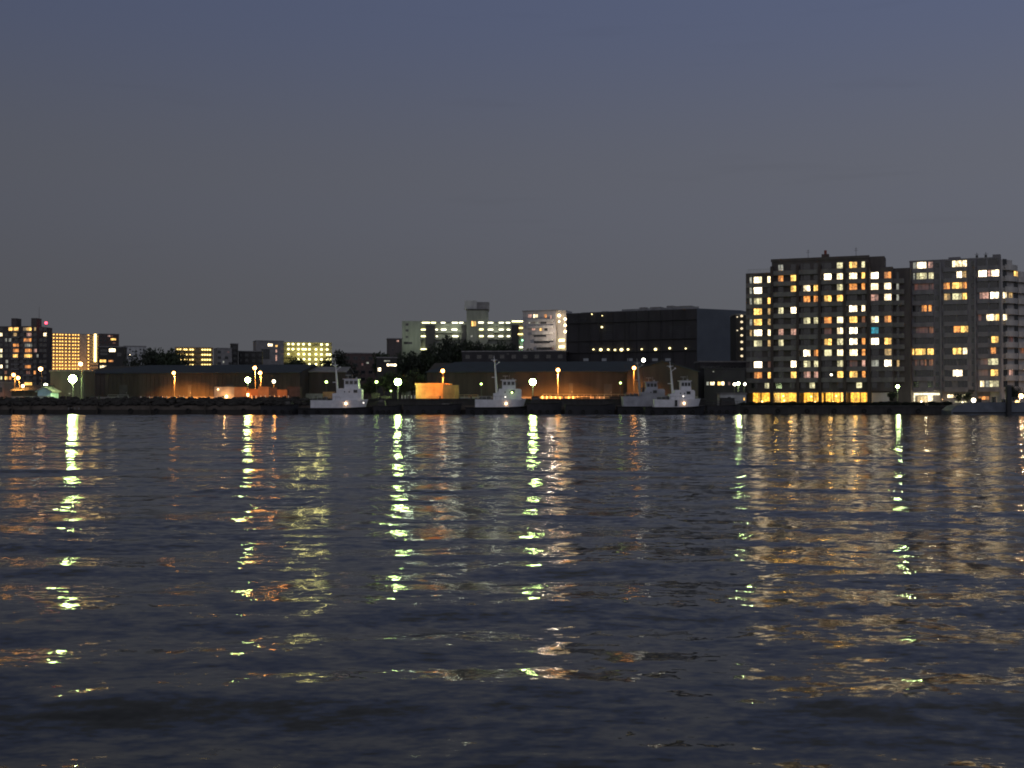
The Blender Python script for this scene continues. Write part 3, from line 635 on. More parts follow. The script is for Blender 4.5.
# central complex: pale green wall, galleries, stair tower, right wing
def central():
    F = Fac(402, 520, 523, 520, LZ); t = thing('apartment_block', 'long pale green apartment block with a water tank on its central tower', 'apartment block', F.loc(), F.rz)
    top = F.z(321)
    part('wall', MB().box(0, F.u(421), 0, 11, 0, top).box(F.u(421) + .002, F.L, 1.5, 11, 0, top - .3), PALEG, t)
    ws = [(F.u(407), -.002, F.z(324.5), 1.2, 1.0, None), (F.u(408), -.002, F.z(343), 3.6, 1.0, None), (F.u(407), -.002, F.z(330.5), 1.2, 1.0, None), (F.u(407), -.002, F.z(337), 1.2, 1.0, None), (F.u(473.8), -.642, F.z(323.8), 2.0, 2.2, 'Y'), (F.u(464.5+7), -.642, F.z(336.3), 1.0, .9, 'w')]
    put_windows(t, ws)
    part('stair_tower', MB().box(F.u(466.6), F.u(488), -.64, 9, 0, F.z(310.5)), PALEG, t)
    part('tower_parapet', MB().box(F.u(466.2), F.u(488.4), -.8, 9.2, F.z(310.5) + .002, F.z(310.5) + .5), DCONC, t)
    part('water_tank', MB().box(F.u(464.3), F.u(476.5), 1.5, 7, F.z(310.5) + .8, F.z(300.2)), LMAUVE, t)
    part('tank_hut', MB().box(F.u(477), F.u(489), 2.5, 8.5, F.z(310.5) + .51, F.z(301.5)), CONC, t)
    rows = [323.0, 329.9, 336.6]
    for py in rows:
        for a, b in ((421, 466), (488.3, 522.6)):
            z = F.z(py + 2.4); m = MB().box(F.u(a), F.u(b), .1, 1.498, z - .2, z - .02).box(F.u(a), F.u(b), .1, .22, z - .018, z + .95); part('gallery', m, PALEG, t)
    for i, py in enumerate(rows):
        for a, b, s in (((422, 429.5, 0), (431, 435.5, 0), (441, 445, 1), (452, 457.5, 1), (459, 463, 1), (478.5, 483.5, 1), (487.5, 493, 1), (499, 503.5, 1), (506, 510, 1)) if i == 0 else
                        ((421, 427, 0), (435.5, 437.5, 1), (441, 446, 1), (451.5, 457, 1), (479.5, 483.3, 0), (487.5, 493, 1), (499, 503.5, 1), (507, 510, 1)) if i == 1 else
                        ((421, 428.5, 0), (436, 437.5, 1), (452, 458, 1), (479.5, 483.3, 0), (488, 493.5, 1), (498.5, 503, 1), (507, 510, 1))):
            u0, u1 = F.u(a), F.u(b); part('gallery_lamp', MB().box(u0, u1, .7 if a < 470 or a > 485 else -.9, 1.0 if a < 470 or a > 485 else -.66, F.z(py + .2), F.z(py - .9)), GW if s else GG, t)
    for j, (py, a, b, mm) in enumerate(((321.3, 512, 523, GG), (328, 519, 524.5, GY), (334.3, 518, 525, GY), (340.4, 522, 524.6, TEALL), (347.4, 519.5, 531.5, GW), (354, 522, 524.3, TEALL), (349.3, 421, 427, GG))):
        part('gallery_lamp', MB().box(F.u(a), F.u(b), -.3 if py > 325 else .7, 0.3 if py > 325 else 1.0, F.z(py + .4), F.z(py - .6)), mm, t)
    for px in (444, 457, 497): lamp_or_fill_light(t, (F.u(px), -3.0, F.z(329)), 'POINT', 380, (.95, 1, .75), .6)  # added fills without fixtures, giving the galleries their glow
    lamp_or_fill_light(t, (F.u(411), -9, F.z(338)), 'POINT', 900, (.85, 1, .7), .8)  # added fill light for the plain green wall, no fixture there
    # dark recess panels
    for a, b in ((425.5, 435), (461.5, 466), (511.5, 519)): part('dark_bay', MB().box(F.u(a), F.u(b), -.05, 1.6, 0, F.z(325)), DARKW, t)
central()
def white_block():
    F = Fac(522.8, 505, 556, 500, LZ); t = thing('apartment_building', 'white seven-storey building with lit corner lamps between the galleries and the huge dark building', 'apartment building', F.loc(), F.rz)
    top = F.z(311.8)
    part('wall', MB().box(0, F.L, 0, 12, 0, top), mat('white_render', (.40, .39, .40), streak=True), t)
    part('roof', MB().box(-.2, F.L + .2, -.2, 12.2, top + .002, top + .5), CONC, t)
    u2 = F.u(566, inset=2)
    part('corner_wing', MB().box(F.L + .002, u2, 2, 11, 0, top + .3), mat('white_render', (.5, .49, .5)), t)
    ws = []
    for px, py, wp, c in ((530, 316, 4, 'P'), (535.7, 316, 4.6, 'W'), (545.5, 316, 2.6, 'O'), (551, 317, 1.8, 'P'), (529.5, 322, 2, 'w'), (537, 322.3, 3, 'w'), (543.5, 322, 6, None), (533.7, 328.7, 3.6, 'P'), (541, 329, 2.6, 'Y'), (546, 329, 3.4, None), (540, 335, 13, None), (543, 341.5, 14, None), (536, 341.5, 4, None), (544, 348, 16, None), (552, 348, 4, 'r')):
        ws.append((F.u(px), -.002, F.z(py, F.u(px)), wp * .42, 1.5, c))
    put_windows(t, ws)
    for k in range(5):
        z = F.z(324.9 + k * 6.4 - 5.2, 8); part('balcony', MB().box(2.0 + k * 1.1 * (k > 1), F.L - 1, -1.0, -.003, z - .9, z + .1), LMAUVE, t)
    for px, py, s in ((559, 315.5, 1.0), (559, 321.5, .55), (565, 319, .85), (565, 325.2, .85), (565, 331.6, .85)):
        part('corner_lamp', MB().ball((F.u(px), .2, F.z(py, F.u(px))), .62 * s), lampmat('corner_glow', (1, .72, .35), 9), t)
    for py in (340.3, 346.8, 353): part('corner_lamp', MB().box(F.u(558.5), F.u(564), .5, .9, F.z(py + 1.3, F.L), F.z(py - 1.2, F.L)), lampmat('corner_glow_yellow', (1, .75, .3), 4), t)
    part('corner_lamp', MB().box(F.u(557), F.u(560), .2, .6, F.z(362, F.L), F.z(360.4, F.L)), lampmat('pale_glow4', (.95, .95, .7), 4), t)
    lamp_or_fill_light(t, (F.u(556), -6, F.z(333, F.L)), 'POINT', 1800, (1, .8, .6), .5)  # fill light added off the corner to brighten the white walls
white_block()
plain_block('low_building', 'long low dark building below the galleries and the white building', 'building', 462, 440, 566, 436, 352, DARKW, 14, [(566 - 58, 354, 2, 1, None)], rows=2, cols=9, wy=3.2)

# huge dark building
def big_k():
    F = Fac(566.8, 445, 697, 422, LZ); t = thing('office_building', 'huge dark windowless building with a row of small lights and a blue-grey side', 'large building', F.loc(), F.rz)
    top = F.z(313.5)
    # local side direction
    inv = Matrix.Rotation(-F.rz, 2); q = inv @ (Vector((X(741, 431, 340), 431)) - F.A)
    P0 = Vector((F.L, 0)); d = (q - P0)
    m = MB(); m.prism([(0, 0), (F.L, 0), (F.L + d.x * .004, 30), (0, 30)], 0, top, 'z'); part('wall', m, DARKW, t)
    dn = d.normalized(); n_ = Vector((dn.y, -dn.x))
    poly = [(F.L + .01, 0.05), (q.x, q.y), (q.x + 1, q.y + 22), (F.L + .01, 29)]
    part('side_wall', MB().prism(poly, 0, top + .1, 'z'), BLUEW, t)
    m = MB()
    for i in range(11):
        a = i / 11 * F.L; m.box(a, a + .35, -.12, -.002, 14, top)
    part('panel_joints', m, mat('panel_joint', (.026, .025, .027)), t)
    for z in (F.z(323), F.z(341), F.z(352.5)):
        part('ledge', MB().box(0, F.L, -.7, -.13, z - .3, z), mat('dark_ledge', (.038, .037, .04)), t)
    part('roof_screen', MB().box(F.L * .42, F.L, 2, 2.3, top + .002, top + .9).box(F.L * .1, F.L * .42, 2, 2.3, top + .002, top + .35), mat('grey_screen', (.22, .22, .24)), t)
    for a, b in ((.62, .70), (.78, .93)): part('roof_unit', MB().box(F.L * a, F.L * b, 4, 9, top + .002, top + 1.5), CONC, t)
    for a, b, zt, zb in ((.05, .16, 318, 322), (.30, .38, 325, 339), (.52, .60, 318, 322), (.80, .95, 326, 338), (.12, .22, 343, 347)):
        u0, u1 = F.L * a, F.L * b; q = MB(); z1 = F.z(zt, u0); z0 = F.z(zb, u0); k = 7
        for i in range(k): q.box(u0, u1, -.10, -.003, z0 + (z1 - z0) * i / k, z0 + (z1 - z0) * (i + .6) / k)
        q.box(u0, u0 + .2, -.12, -.101, z0, z1); part('louvre_panel', q, mat('louvre_grey', (.05, .05, .056)), t)
    for a in (.26, .49, .74): part('drain_pipe', MB().tube((F.L * a, -.3, 0), (F.L * a, -.3, top - .5), .14), mat('louvre_grey', (.05, .05, .056)), t)
    for a, h_ in ((.2, 1.1), (.5, 2.0), (.56, 1.4), (.71, 2.2), (.86, 1.2)): part('roof_unit', MB().box(F.L * a, F.L * a + 2.5, 9.2, 12, top + .002, top + h_), CONC, t)
    for px, py, r in ((594, 349.5, .32), (601.4, 349.8, .62), (608.8, 349.6, .42), (615.5, 350, .42), (622, 349.8, .66), (628.6, 349.5, .42), (642.2, 349.3, .32), (656, 349.4, .55), (670.2, 348.3, .42), (686.2, 348.6, .30), (592.5, 314.3, .24), (602.8, 315.8, .2), (602.5, 327.2, .4)):
        u = F.u(px); part('wall_lamp', MB().ball((u, -.55, F.z(py, u)), r, .3, r * .8), lampmat('wall_lamp_glow', (1, .82, .35), 3.5), t)
    for px in (586, 604, 630, 655, 668): 
        u = F.u(px); part('window', MB().box(u - 1, u + 1, -.06, -.001, F.z(361, u), F.z(358.4, u)), glow('faint_blue_pane', (.3, .4, .6), .035), t)
big_k()
t, F, top = plain_block('apartment_building', 'slim dark stairwell with a column of small lights beside the left apartment block', 'apartment building', 736, 380, 746, 380, 315, DCONC, 10, [])
for k, py in enumerate((316, 322, 328.6, 335.4, 342, 349, 356, 362)): part('stair_lamp', MB().ball((F.u(741.6), -.2, F.z(py)), .42, .2, .36), lampmat('stair_glow', (1, .78, .45), 5 if k else 1.2), t)
for py in (317, 330.5): part('stair_lamp', MB().ball((F.u(737.2), -.2, F.z(py)), .25, .2, .2), lampmat('stair_glow_dim', (1, .8, .5), 1.0), t)

# ------------------------------------------------------------------ sheds
def shed(label, pa, Ya, pb, Yb, yeave, yridge, depth, base=TZ, doors=(), gable=False, wallm=SHED, roofm=ROOFB, rib=1.2, hipl=0.0, name='warehouse'):
    F = Fac(pa, Ya, pb, Yb, base); t = thing(name, label, 'warehouse' if name == 'warehouse' else 'shed', F.loc(), F.rz)
    e = F.z(yeave); r = Z(yridge, F.A.y + (depth / 2 if not gable else 0)) - base
    if gable:
        m = MB().prism([(0, 0), (F.L, 0), (F.L, e), (F.L / 2, r), (0, e)], 0, depth, 'y'); part('wall', m, wallm, t)
        ov = .5; m = MB()
        for s0, s1 in ((0, 1), (1, 0)):
            xa, xb = (-ov, F.L / 2) if s0 == 0 else (F.L + ov, F.L / 2); za = e - (r - e) * ov / (F.L / 2)
            m.prism([(xa, za + .02), (xb, r + .02), (xb, r + .27), (xa, za + .27)], -ov, depth + ov, 'y')
        part('roof', m, roofm, t)
    else:
        m = MB().prism([(0, 0), (depth, 0), (depth, e), (depth / 2, r - .02), (0, e)], 0, F.L, 'x'); part('wall', m, wallm, t)
        m = MB(); h0 = hipl
        for ya, yb in ((-.6, depth / 2), (depth + .6, depth / 2)):
            za = e - (r - e) * .6 / (depth / 2)
            v = [(-.3, ya, za + .02), (F.L + .3, ya, za + .02), (F.L + .3, yb, r + .02), (h0 - .3, yb, r + .02)]
            v += [(a, b, c + .25) for a, b, c in v]
            m.add(v, [(0, 1, 2, 3), (7, 6, 5, 4), (0, 4, 5, 1), (1, 5, 6, 2), (2, 6, 7, 3), (3, 7, 4, 0)])
        n = int(F.L / 2.4)
        part('roof', m, roofm, t)
    m = MB(); n = int(F.L / rib)
    for i in range(1, n):
        m.box(i * F.L / n - .05, i * F.L / n + .05, -.09, -.002, 0, e - .15)
    part('cladding_ribs', m, wallm, t)
    part('plinth', MB().box(0, F.L, -.2, -.092, 0, .7), CONC, t)
    for a, b, yt in doors:
        u0, u1 = F.u(a), F.u(b); z = F.z(yt, u0)
        dr = part('door', MB().box(u0, u1, -.22, -.095, .05, z), DMETAL, t); part('handle', MB().box(u1 - .3, u1 - .2, -.27, -.222, z * .4, z * .4 + .4), METAL, dr)
    return t, F
shed('very long dark blue-roofed shed on the left, lit orange around its middle door', 84, 330, 300, 322, 373.5, 366.3, 26, doors=((120, 128, 385), (188.5, 192, 385), (226, 234, 385)), hipl=13)
shed('long blue-roofed shed in the middle, glowing orange behind the quay lamps', 427, 318, 640, 312, 372.3, 363.0, 24, doors=((456.5, 460, 384.5), (498, 507, 384), (569, 573, 383), (604, 612, 384)), hipl=6)
shed('dark gabled shed end behind the right-hand tugs', 627, 306, 698, 304, 372, 361.5, 18, gable=True)
shed('low pale-eaved shed behind the left tug', 296, 330, 346, 330, 372, 367.8, 14, roofm=CONC, name='low_shed')
shed('low dark shed at the far left behind the close pair of lamps', 12, 300, 46, 300, 391, 386.2, 10, name='low_shed')
t, F = shed('small pale gabled hut lit blue-white on the left quay', 38, 284, 51, 284, 391.2, 387.6, 5, gable=True, wallm=mat('pale_blue_paint', (.34, .46, .52)), roofm=CONC, rib=.8, name='boat_shed')
lamp_or_fill_light(t, (F.L * .2, -3.5, .6), 'POINT', 45, (.7, .95, 1), .2)
plain_block('low_building', 'pale wall lit green by the brightest floodlight at far left', 'building', 50.5, 305, 84, 305, 371.5, mat('grey_render', (.11, .11, .10), streak=True), 8, [(70, 393.5, 2, 1.5, 'w'), (55.5, 393, 2.6, 4.5, 'G'), (53.5, 389.5, 3, 4, None)], base=TZ)
plain_block('low_building', 'dim grey building filling the far left edge behind the quay', 'building', -30, 320, 4, 320, 383, MAUVE, 8, [], base=TZ, rows=1, cols=4)
# low building beside the apartments
plain_block('low_building', 'low dark building with three lit windows left of the tall apartments', 'building', 704, 316, 745, 316, 369, DARKW, 10, [(712.2, 383.5, 4.4, 3.6, 'W'), (707.5, 383.5, 2.4, 3.6, 'w'), (719, 383.5, 3.0, 3.8, 'Y'), (722.5, 383.5, 3.2, 3.8, 'W'), (729, 383.5, 2.5, 3.6, 'r'), (713.3, 371.6, 1.2, 1.2, 'w')], roofm=DARKW)
plain_block('low_building', 'long dark flat-roofed hall behind the low building left of the apartments', 'building', 700, 345, 752, 345, 362.3, DARKW, 10, [], rows=1, cols=7)
plain_block('kiosk', 'pale low kiosk at the water edge left of the tall apartments', 'kiosk', 720, 284, 746, 284, 394.4, LMAUVE, 4, [(746 - 2, 399, 1.5, 3, 'Y'), (729, 398, 3, 2, None)], roofm=MPAR)

# ------------------------------------------------------------------ cargo on the quay
CABIN = mat('cabin_paint', (0.55, 0.33, 0.13))
t, F, top = plain_block('site_cabin', 'orange-lit box cabin below the lamp left of the middle tug', 'cabin', 416, 279, 443, 277.2, 385, CABIN, 6, [], base=TZ, roofm=CABIN)
m = MB()
for i in range(1, 8): m.box(F.L * i / 8 - .03, F.L * i / 8 + .03, -.04, -.002, .1, top - .1)
part('panel_seams', m, CABIN, t)
part('side_wall', MB().prism([(F.L + .01, 0), (F.L + 1.9, 3.0), (F.L + 1.9, 6), (F.L + .01, 6)], 0, top, 'z'), CABIN, t)
lamp_or_fill_light(t, (F.L * .7, -4.5, 4.6), 'SPOT', 2000, (1, .27, .03), .3, 150, math.radians(45))  # fill spot without a fixture, added to light the cabin front
def container(px0, px1, Y, yt, label, m_, base=TZ, yb=None, group='cargo stacked on the left quay', depth=2.5, lay=0):
    x0, x1 = X(px0, Y), X(px1, Y); t = thing('cargo_container', label, 'container', ((x0 + x1) / 2, Y, base if yb is None else Z(yb, Y)), 0, group); Ln = (x1 - x0); z = Z(yt, Y) - t.location.z
    part('body', MB().box(-Ln / 2, Ln / 2, 0, depth, .05, z), m_, t)
    m = MB(); n = max(4, int(Ln / .45))
    for i in range(n): a = -Ln / 2 + Ln * (i + .25) / n; m.box(a, a + Ln / n * .5, -.05, -.002, .2, z - .15)
    part('corrugation', m, m_, t)
    part('frame', MB().box(-Ln / 2 - .04, -Ln / 2 + .08, -.08, -.052, .05, z).box(Ln / 2 - .08, Ln / 2 + .04, -.08, -.052, .05, z).box(-Ln / 2, Ln / 2, -.08, -.052, z - .12, z), m_, t)
    return t
OCH = mat('ochre_paint', (.40, .22, .12)); OCH2 = mat('worn_orange_paint', (.45, .20, .09))
t = container(214.5, 234, 280, 386.8, 'pale cream container lit brightly from its foot, left of the cargo stacks', mat('cream_box', (.55, .45, .36)))
lamp_or_fill_light(t, (0.5, -2.2, .5), 'POINT', 300, (1, .5, .16), .2)
part('foot_lamp', MB().ball((.6, -.35, .5), .28), lampmat('foot_glow', (1, .7, .35), 10), t)
part('wall_lamp', MB().ball((-1.4, -.2, 2.2), .13), lampmat('foot_glow', (1, .7, .35), 10), t)
container(234.4, 246, 279.6, 387, 'ochre container between the cream one and the bright lamp', OCH)
t = container(246.4, 258, 281, 389, 'low container behind the white lamp on the left cargo row', OCH2)
part('wall_lamp', MB().box(-2.1, -.8, -.35, -.1, .6, 1.2), lampmat('sodium_glow_bright', (1, .52, .2), 18), t); lamp_or_fill_light(t, (.5, -3.8, 1.6), 'POINT', 380, (1, .36, .06), .3); lamp_or_fill_light(t, (6.0, -3.8, 1.6), 'POINT', 260, (1, .36, .06), .3)  # wall lamp, plus added fill lights standing off before the cargo
container(258.4, 268.6, 281, 386.6, 'tall orange-lit container under the lamp pair', OCH)
container(269, 277, 281, 387.3, 'dark-topped container right of the lamp pair', BROWN)
container(277.4, 287, 281, 389.6, 'lower orange-lit container near the right end of the cargo row', OCH2)
container(287.4, 300, 281.5, 386.8, 'last rust-brown container at the right end of the cargo row', BROWN)
container(306, 322, 286, 393.6, 'low pale container behind the left tug stern', CONC, group='cargo behind the left tug')
container(323, 334, 287, 391.8, 'second low container behind the left tug, nearer its mast', OCH, group='cargo behind the left tug')
for px0, px1, yt, Y, lb in ((372, 379, 393, 284, 'dark crate right of the left tug bow'), (381, 389, 396, 283, 'low grey crate under the tree floodlight'), (576, 590, 397, 276, 'flat dark crate on the quay before the middle shed'), (610, 625, 396.3, 277, 'low dark crate left of the grey tug')):
    container(px0, px1, Y, yt, lb, DCONC, group='crates on the quay')

# guard posts catching the lamp light along the quay edge
def post_row(p0, p1, step, Y, where, m_=WHITE):
    me = MB().tube((0, 0, 0), (0, 0, .62), .11, .10, 8).ball((0, 0, .62), .13, n=8, k=5).mesh('guard_post', [m_])
    x = p0
    while x <= p1:
        o = link('guard_post', me, None, (X(x, Y), Y, TZ)); tag(o, 'short white guard post in the row %s' % where, 'guard post', 'white guard posts %s' % where); x += step
post_row(128, 184, 4.3, 306, 'before the left shed')
post_row(247, 290, 4.6, 278.5, 'before the cargo stacks')
post_row(538, 604, 4.4, 304, 'before the middle shed')
post_row(402, 415, 3.2, 272.6, 'left of the orange cabin')
def rail(p0, p1, Y, z0, h, label, m_=METAL, base=TZ):
    x0, x1 = X(p0, Y), X(p1, Y); t = thing('quay_railing', label, 'railing', (x0, Y, base), 0); L_ = x1 - x0
    m = MB(); [m.tube((0, 0, z), (L_, 0, z), .045, n=6) for z in (z0 + h * .5, z0 + h)]; part('rail', m, m_, t)
    n = int(L_ / 1.6); m = MB(); [m.box(L_ * i / n - .04, L_ * i / n + .04, -.04, .04, z0, z0 + h) for i in range(n + 1)]; part('balusters', m, m_, t)
rail(543, 625, 290, 0, 1.1, 'pale railing along the foot of the middle shed', YELLOWP)
rail(444, 478, 283, 0, .9, 'orange-lit railing right of the bright cabin', YELLOWP)
rail(108, 128, 282, 0, .9, 'dim railing left of the guard posts on the left quay')
rail(706, 745, 273, 0, 1.0, 'thin railing on the promenade left of the apartments', DMETAL, LZ)
for a, b, Y, zz, lb in ((68, 72.6, 269.5, 1.0, 'pale low barrier on the ledge under the brightest floodlight, left one'), (74.2, 80.2, 269.5, 1.0, 'pale low barrier on the ledge under the brightest floodlight, right one'), (396, 402, 269.8, 1.0, 'pale low barrier on the ledge under the tree floodlight')):
    x0, x1 = X(a, Y), X(b, Y); t = thing('barrier', lb, 'barrier', ((x0 + x1) / 2, Y, zz), 0, 'low barriers on the quay ledge')
    part('board', MB().box((x0 - x1) / 2, (x1 - x0) / 2, -.04, .04, .5, .8), WHITE, t); [part('leg', MB().box(q - .05, q + .05, -.15, .15, 0, .5), METAL, t) for q in ((x0 - x1) / 2 + .2, (x1 - x0) / 2 - .2)]
# riprap against the left quay
def riprap():
    g = np.random.RandomState(3); m = MB(); xa, xb = X(-30, 269), X(306, 269)
    for i in range(900):
        x = g.uniform(xa, xb); q = g.rand(); y = 269.3 + 1.9 * q; z = 2.0 + 1.55 * q + g.uniform(-.1, .25); r_ = g.uniform(.22, .62)
        o = len(m.v); a = g.rand() * 6.28
        n = 6; vs = []
        for k, (zz, rr) in enumerate(((-.55, .7), (.05, 1.0), (.6, .6))):
            for j in range(n): b = a + j * 2 * PI / n; e = g.uniform(.75, 1.2); vs.append((x + math.cos(b) * r_ * rr * e * 1.3, y + math.sin(b) * r_ * rr * e, z + zz * r_ * g.uniform(.8, 1.1)))
        fs = [tuple(range(n))[::-1], tuple(range(2 * n, 3 * n))] + [(k * n + j, k * n + (j + 1) % n, (k + 1) * n + (j + 1) % n, (k + 1) * n + j) for k in (0, 1) for j in range(n)]
        m.add(vs, fs)
    o = part('rubble', m, mat('wet_rock', (.042, .038, .034), .9, .5, .7)); o['kind'] = 'stuff'; tag(o, 'dark boulders heaped along the foot of the left quay', 'boulders')
riprap()
# bollards
bm = MB().tube((0, 0, 0), (0, 0, .45), .2, .17).tube((0, 0, .45), (0, 0, .6), .3, .24).mesh('bollard', [DMETAL])
for i, px in enumerate(range(6, 700, 31)):
    tag(link('bollard', bm, None, (X(px, 271.6), 271.7, TZ)), 'squat dark mooring bollard on the quay edge', 'bollard', 'mooring bollards on the quay')

# ------------------------------------------------------------------ boats
def loft(sections, m=0):
    """sections: list of closed rings of equal length"""
    mb = MB(); k = len(sections[0]); v = [p for s in sections for p in s]; f = []
    for i in range(len(sections) - 1):
        for j in range(k): f.append((i * k + j, (i + 1) * k + j, (i + 1) * k + (j + 1) % k, i * k + (j + 1) % k))
    f.append(tuple(range(k))[::-1]); f.append(tuple((len(sections) - 1) * k + j for j in range(k)))
    return mb.add(v, f, m)
def hull_mb(L, B, zk, z0, z1, sheer, x0=0.0, full=.25):
    secs = []
    for i in range(15):
        s = i / 14; x = x0 + L * s
        b = B / 2 * (1 - max(0, (s - .55) / .45) ** 2.2 * .93) * (.86 + .14 * min(1, s / .2)); sh = sheer * max(0, (s - .45) / .55) ** 2 + .12 * sheer * max(0, (.2 - s) / .2)
        fl = .12 * (s > .6) * (s - .6) / .4
        xk = -L * .05 * max(0, (s - .8) / .2)
        secs.append([(x + xk, -b * (1 - full), z0), (x, -b * (1 + fl), z1 + sh), (x, b * (1 + fl), z1 + sh), (x + xk, b * (1 - full), z0)])
    return loft(secs)
def tug(label, px0, px1, Y, white=WHITE, mast_px=None, mast_top=361, brd=(345, 359), brd_y=(379.5, 388.5), sup=(333.5, 362.5), sup_y=388.5, hull_y=(400.3, 408), lights=(), low=(300, 373), hull_dark=BLACKP, group='tugs moored along the quay', porthole_lit=True, door=None):
    x0 = X(px0, Y); t = thing('tugboat', label, 'tugboat', (x0, Y, 0), 0, group)
    lx = lambda p: X(p, Y) - x0
    zz = lambda p: Z(p, Y)
    zl, zh = zz(hull_y[1]), zz(hull_y[0])
    Lh = lx(px1)
    h = part('lower_hull', hull_mb(lx(low[1]) - lx(low[0]), 5.4, 0, -.8, zl + .02, .35, lx(low[0]), .2), hull_dark, t)
    part('rubbing_strake', hull_mb(lx(low[1]) - lx(low[0]) + .2, 5.8, 0, zl - .22, zl - .02, .3, lx(low[0]) - .1, 0), RUBBER, t)
    b = part('bulwark', hull_mb(Lh, 4.9, 0, zl + .03, zh, .25, 0, .04), white, t)
    for k in range(5): part('tyre_fender', MB().ring((lx(low[0]) + 1.5 + k * 2.9, -2.85, .55), .36, .14), RUBBER, t)
    zs = zz(sup_y); a, c = lx(sup[0]), lx(sup[1])
    hgt = zs - zh
    m = MB().prism([(a, zh - .15), (c, zh - .15), (c, zs - .25), (c - .35, zs), (a + (c - a) * .20, zs), (a + (c - a) * .17, zs - hgt * .38), (a, zs - hgt * .42)], -1.7, 1.7, 'y')
    s = part('superstructure', m, white, t)
    part('window', MB().box(lx(brd[1]) - 1.0, lx(brd[1]) - .15, -1.76, -1.703, zs - .95, zs - .3), GLASS, s)
    for q in (.42, .58): part('porthole', MB().tube((a + (c - a) * q, -1.75, zs - .75), (a + (c - a) * q, -1.703, zs - .75), .15, n=12), GLASS, s)
    if door: part('door', MB().box(lx(door) - .28, lx(door) + .28, -2.55, -2.46, zl + .2, zh - .1), GLASS, t)
    # bridge
    e0, e1 = lx(brd[0]), lx(brd[1]); zb = zz(brd_y[0])
    br = part('bridge', MB().prism([(e0, zs + .002), (e1 + .1, zs + .002), (e1 - .05, zb), (e0, zb)], -1.35, 1.35, 'y'), white, t)
    part('bridge_roof', MB().box(e0 - .35, e1 + .2, -1.55, 1.55, zb + .002, zb + .14), white, br)
    w_ = (e1 - e0)
    for k in range(3): part('window', MB().box(e0 + w_ * (.08 + .31 * k), e0 + w_ * (.32 + .31 * k), -1.42, -1.352, zb - 1.05, zb - .3), GLASS, br)
    part('radar', MB().tube((e0 + .7, 0, zb + .14), (e0 + .7, 0, zb + .95), .06).box(e0 + .1, e0 + 1.3, -.08, .08, zb + .9, zb + 1.02), METAL, br); part('antenna', MB().tube((e0 + 1.6, 0, zb + .14), (e0 + 1.6, 0, zb + 1.2), .03), METAL, br); part('searchlight', MB().box(e1 - .7, e1 - .4, -.2, .2, zb + .14, zb + .5), METAL, br)
    # mast
    mx = lx(mast_px); mt = zz(mast_top)
    m = MB().tube((mx + .5, 0, zh - .2), (mx, 0, mt - 2.2), .30, .17).tube((mx, 0, mt - 2.2), (mx - .25, 0, mt), .12, .05).tube((mx - .9, 0, mt - 1.0), (mx + .5, 0, mt - 1.0), .05).tube((mx, 0, mt - 2.2), (mx + .85, 0, mt - 1.6), .07).ball((mx + .9, 0, mt - 1.5), .2).ball((mx - .2, 0, mt - 1.15), .28, n=8, k=6).box(mx - .7, mx + .3, -.3, .3, mt - 4.9, mt - 4.75)
    part('mast', m, white if white is WHITE else METAL, t)
    part('funnel', MB().tube((mx + 1.3, .6, zh), (mx + 1.2, .6, zs + .3), .35, .3), DMETAL, t)
    m = MB()
    for k in range(7): m.box(lx(px0) + .5 + k * 1.0, lx(px0) + .55 + k * 1.0, -2.05, -2.0, zh - .02, zh + .75)
    part('stern_railing', m.tube((.5, -2.02, zh + .75), (6.5, -2.02, zh + .75), .03, n=6), METAL, t)
    m = MB().box(.9, 2.4, -.7, .7, zh - .4, zh + .55).tube((3.0, -.6, zh + .3), (3.0, .6, zh + .3), .5, n=12); part('winch', m, DMETAL, t)
    for px, py, r, mm in lights: part('deck_light', MB().ball((lx(px), -2.62, zz(py)), r), mm, t)
    return t
DKL = lampmat('deck_light_glow', (1, .62, .32), 9); DKW = lampmat('deck_light_white', (1, .9, .75), 3)
tug('white tugboat moored at the left, nearest the tree floodlight', 312, 368.2, 266, mast_px=336, mast_top=360.5, lights=((347.5, 403.6, .24, DKL), (365, 402.8, .14, DKW)))
t = tug('white tugboat moored in the middle between the orange cabin and a green-white floodlight', 475.3, 526, 266, mast_px=495, mast_top=355.5, brd=(502.2, 515.3), brd_y=(380.4, 388.8), sup=(493.3, 521.5), sup_y=388.8, hull_y=(399.6, 407.3), low=(466, 530), lights=((506.2, 403.6, .22, DKL), (505.4, 397, .14, DKW), (512, 392.6, .18, MERCS)))
tug('grey tugboat moored behind the right white one', 622, 668, 268.5, white=mat('grey_boat_paint', (.34, .34, .38), .5), mast_px=638, mast_top=358.5, brd=(645.5, 656.6), brd_y=(382.2, 388.9), sup=(640, 664), sup_y=389, hull_y=(396.5, 406.5), low=(617, 672))
tug('white tugboat moored at the right with a dark bulwark door', 653.3, 700.5, 262, mast_px=671, mast_top=361.5, brd=(680, 690), brd_y=(381.3, 389.8), sup=(669, 693.8), sup_y=390, hull_y=(399.6, 407.2), low=(644, 705), lights=((682.5, 403.3, .2, DKL), (681.6, 396.3, .14, DKW)), door=674.5)
street_lamp(643.4, 360.2, 275, 'round white lamp on a tall thin pole beside the grey tug mast', lampmat('white_glow_big', (1, .97, .8), 12), .42, arm=False)
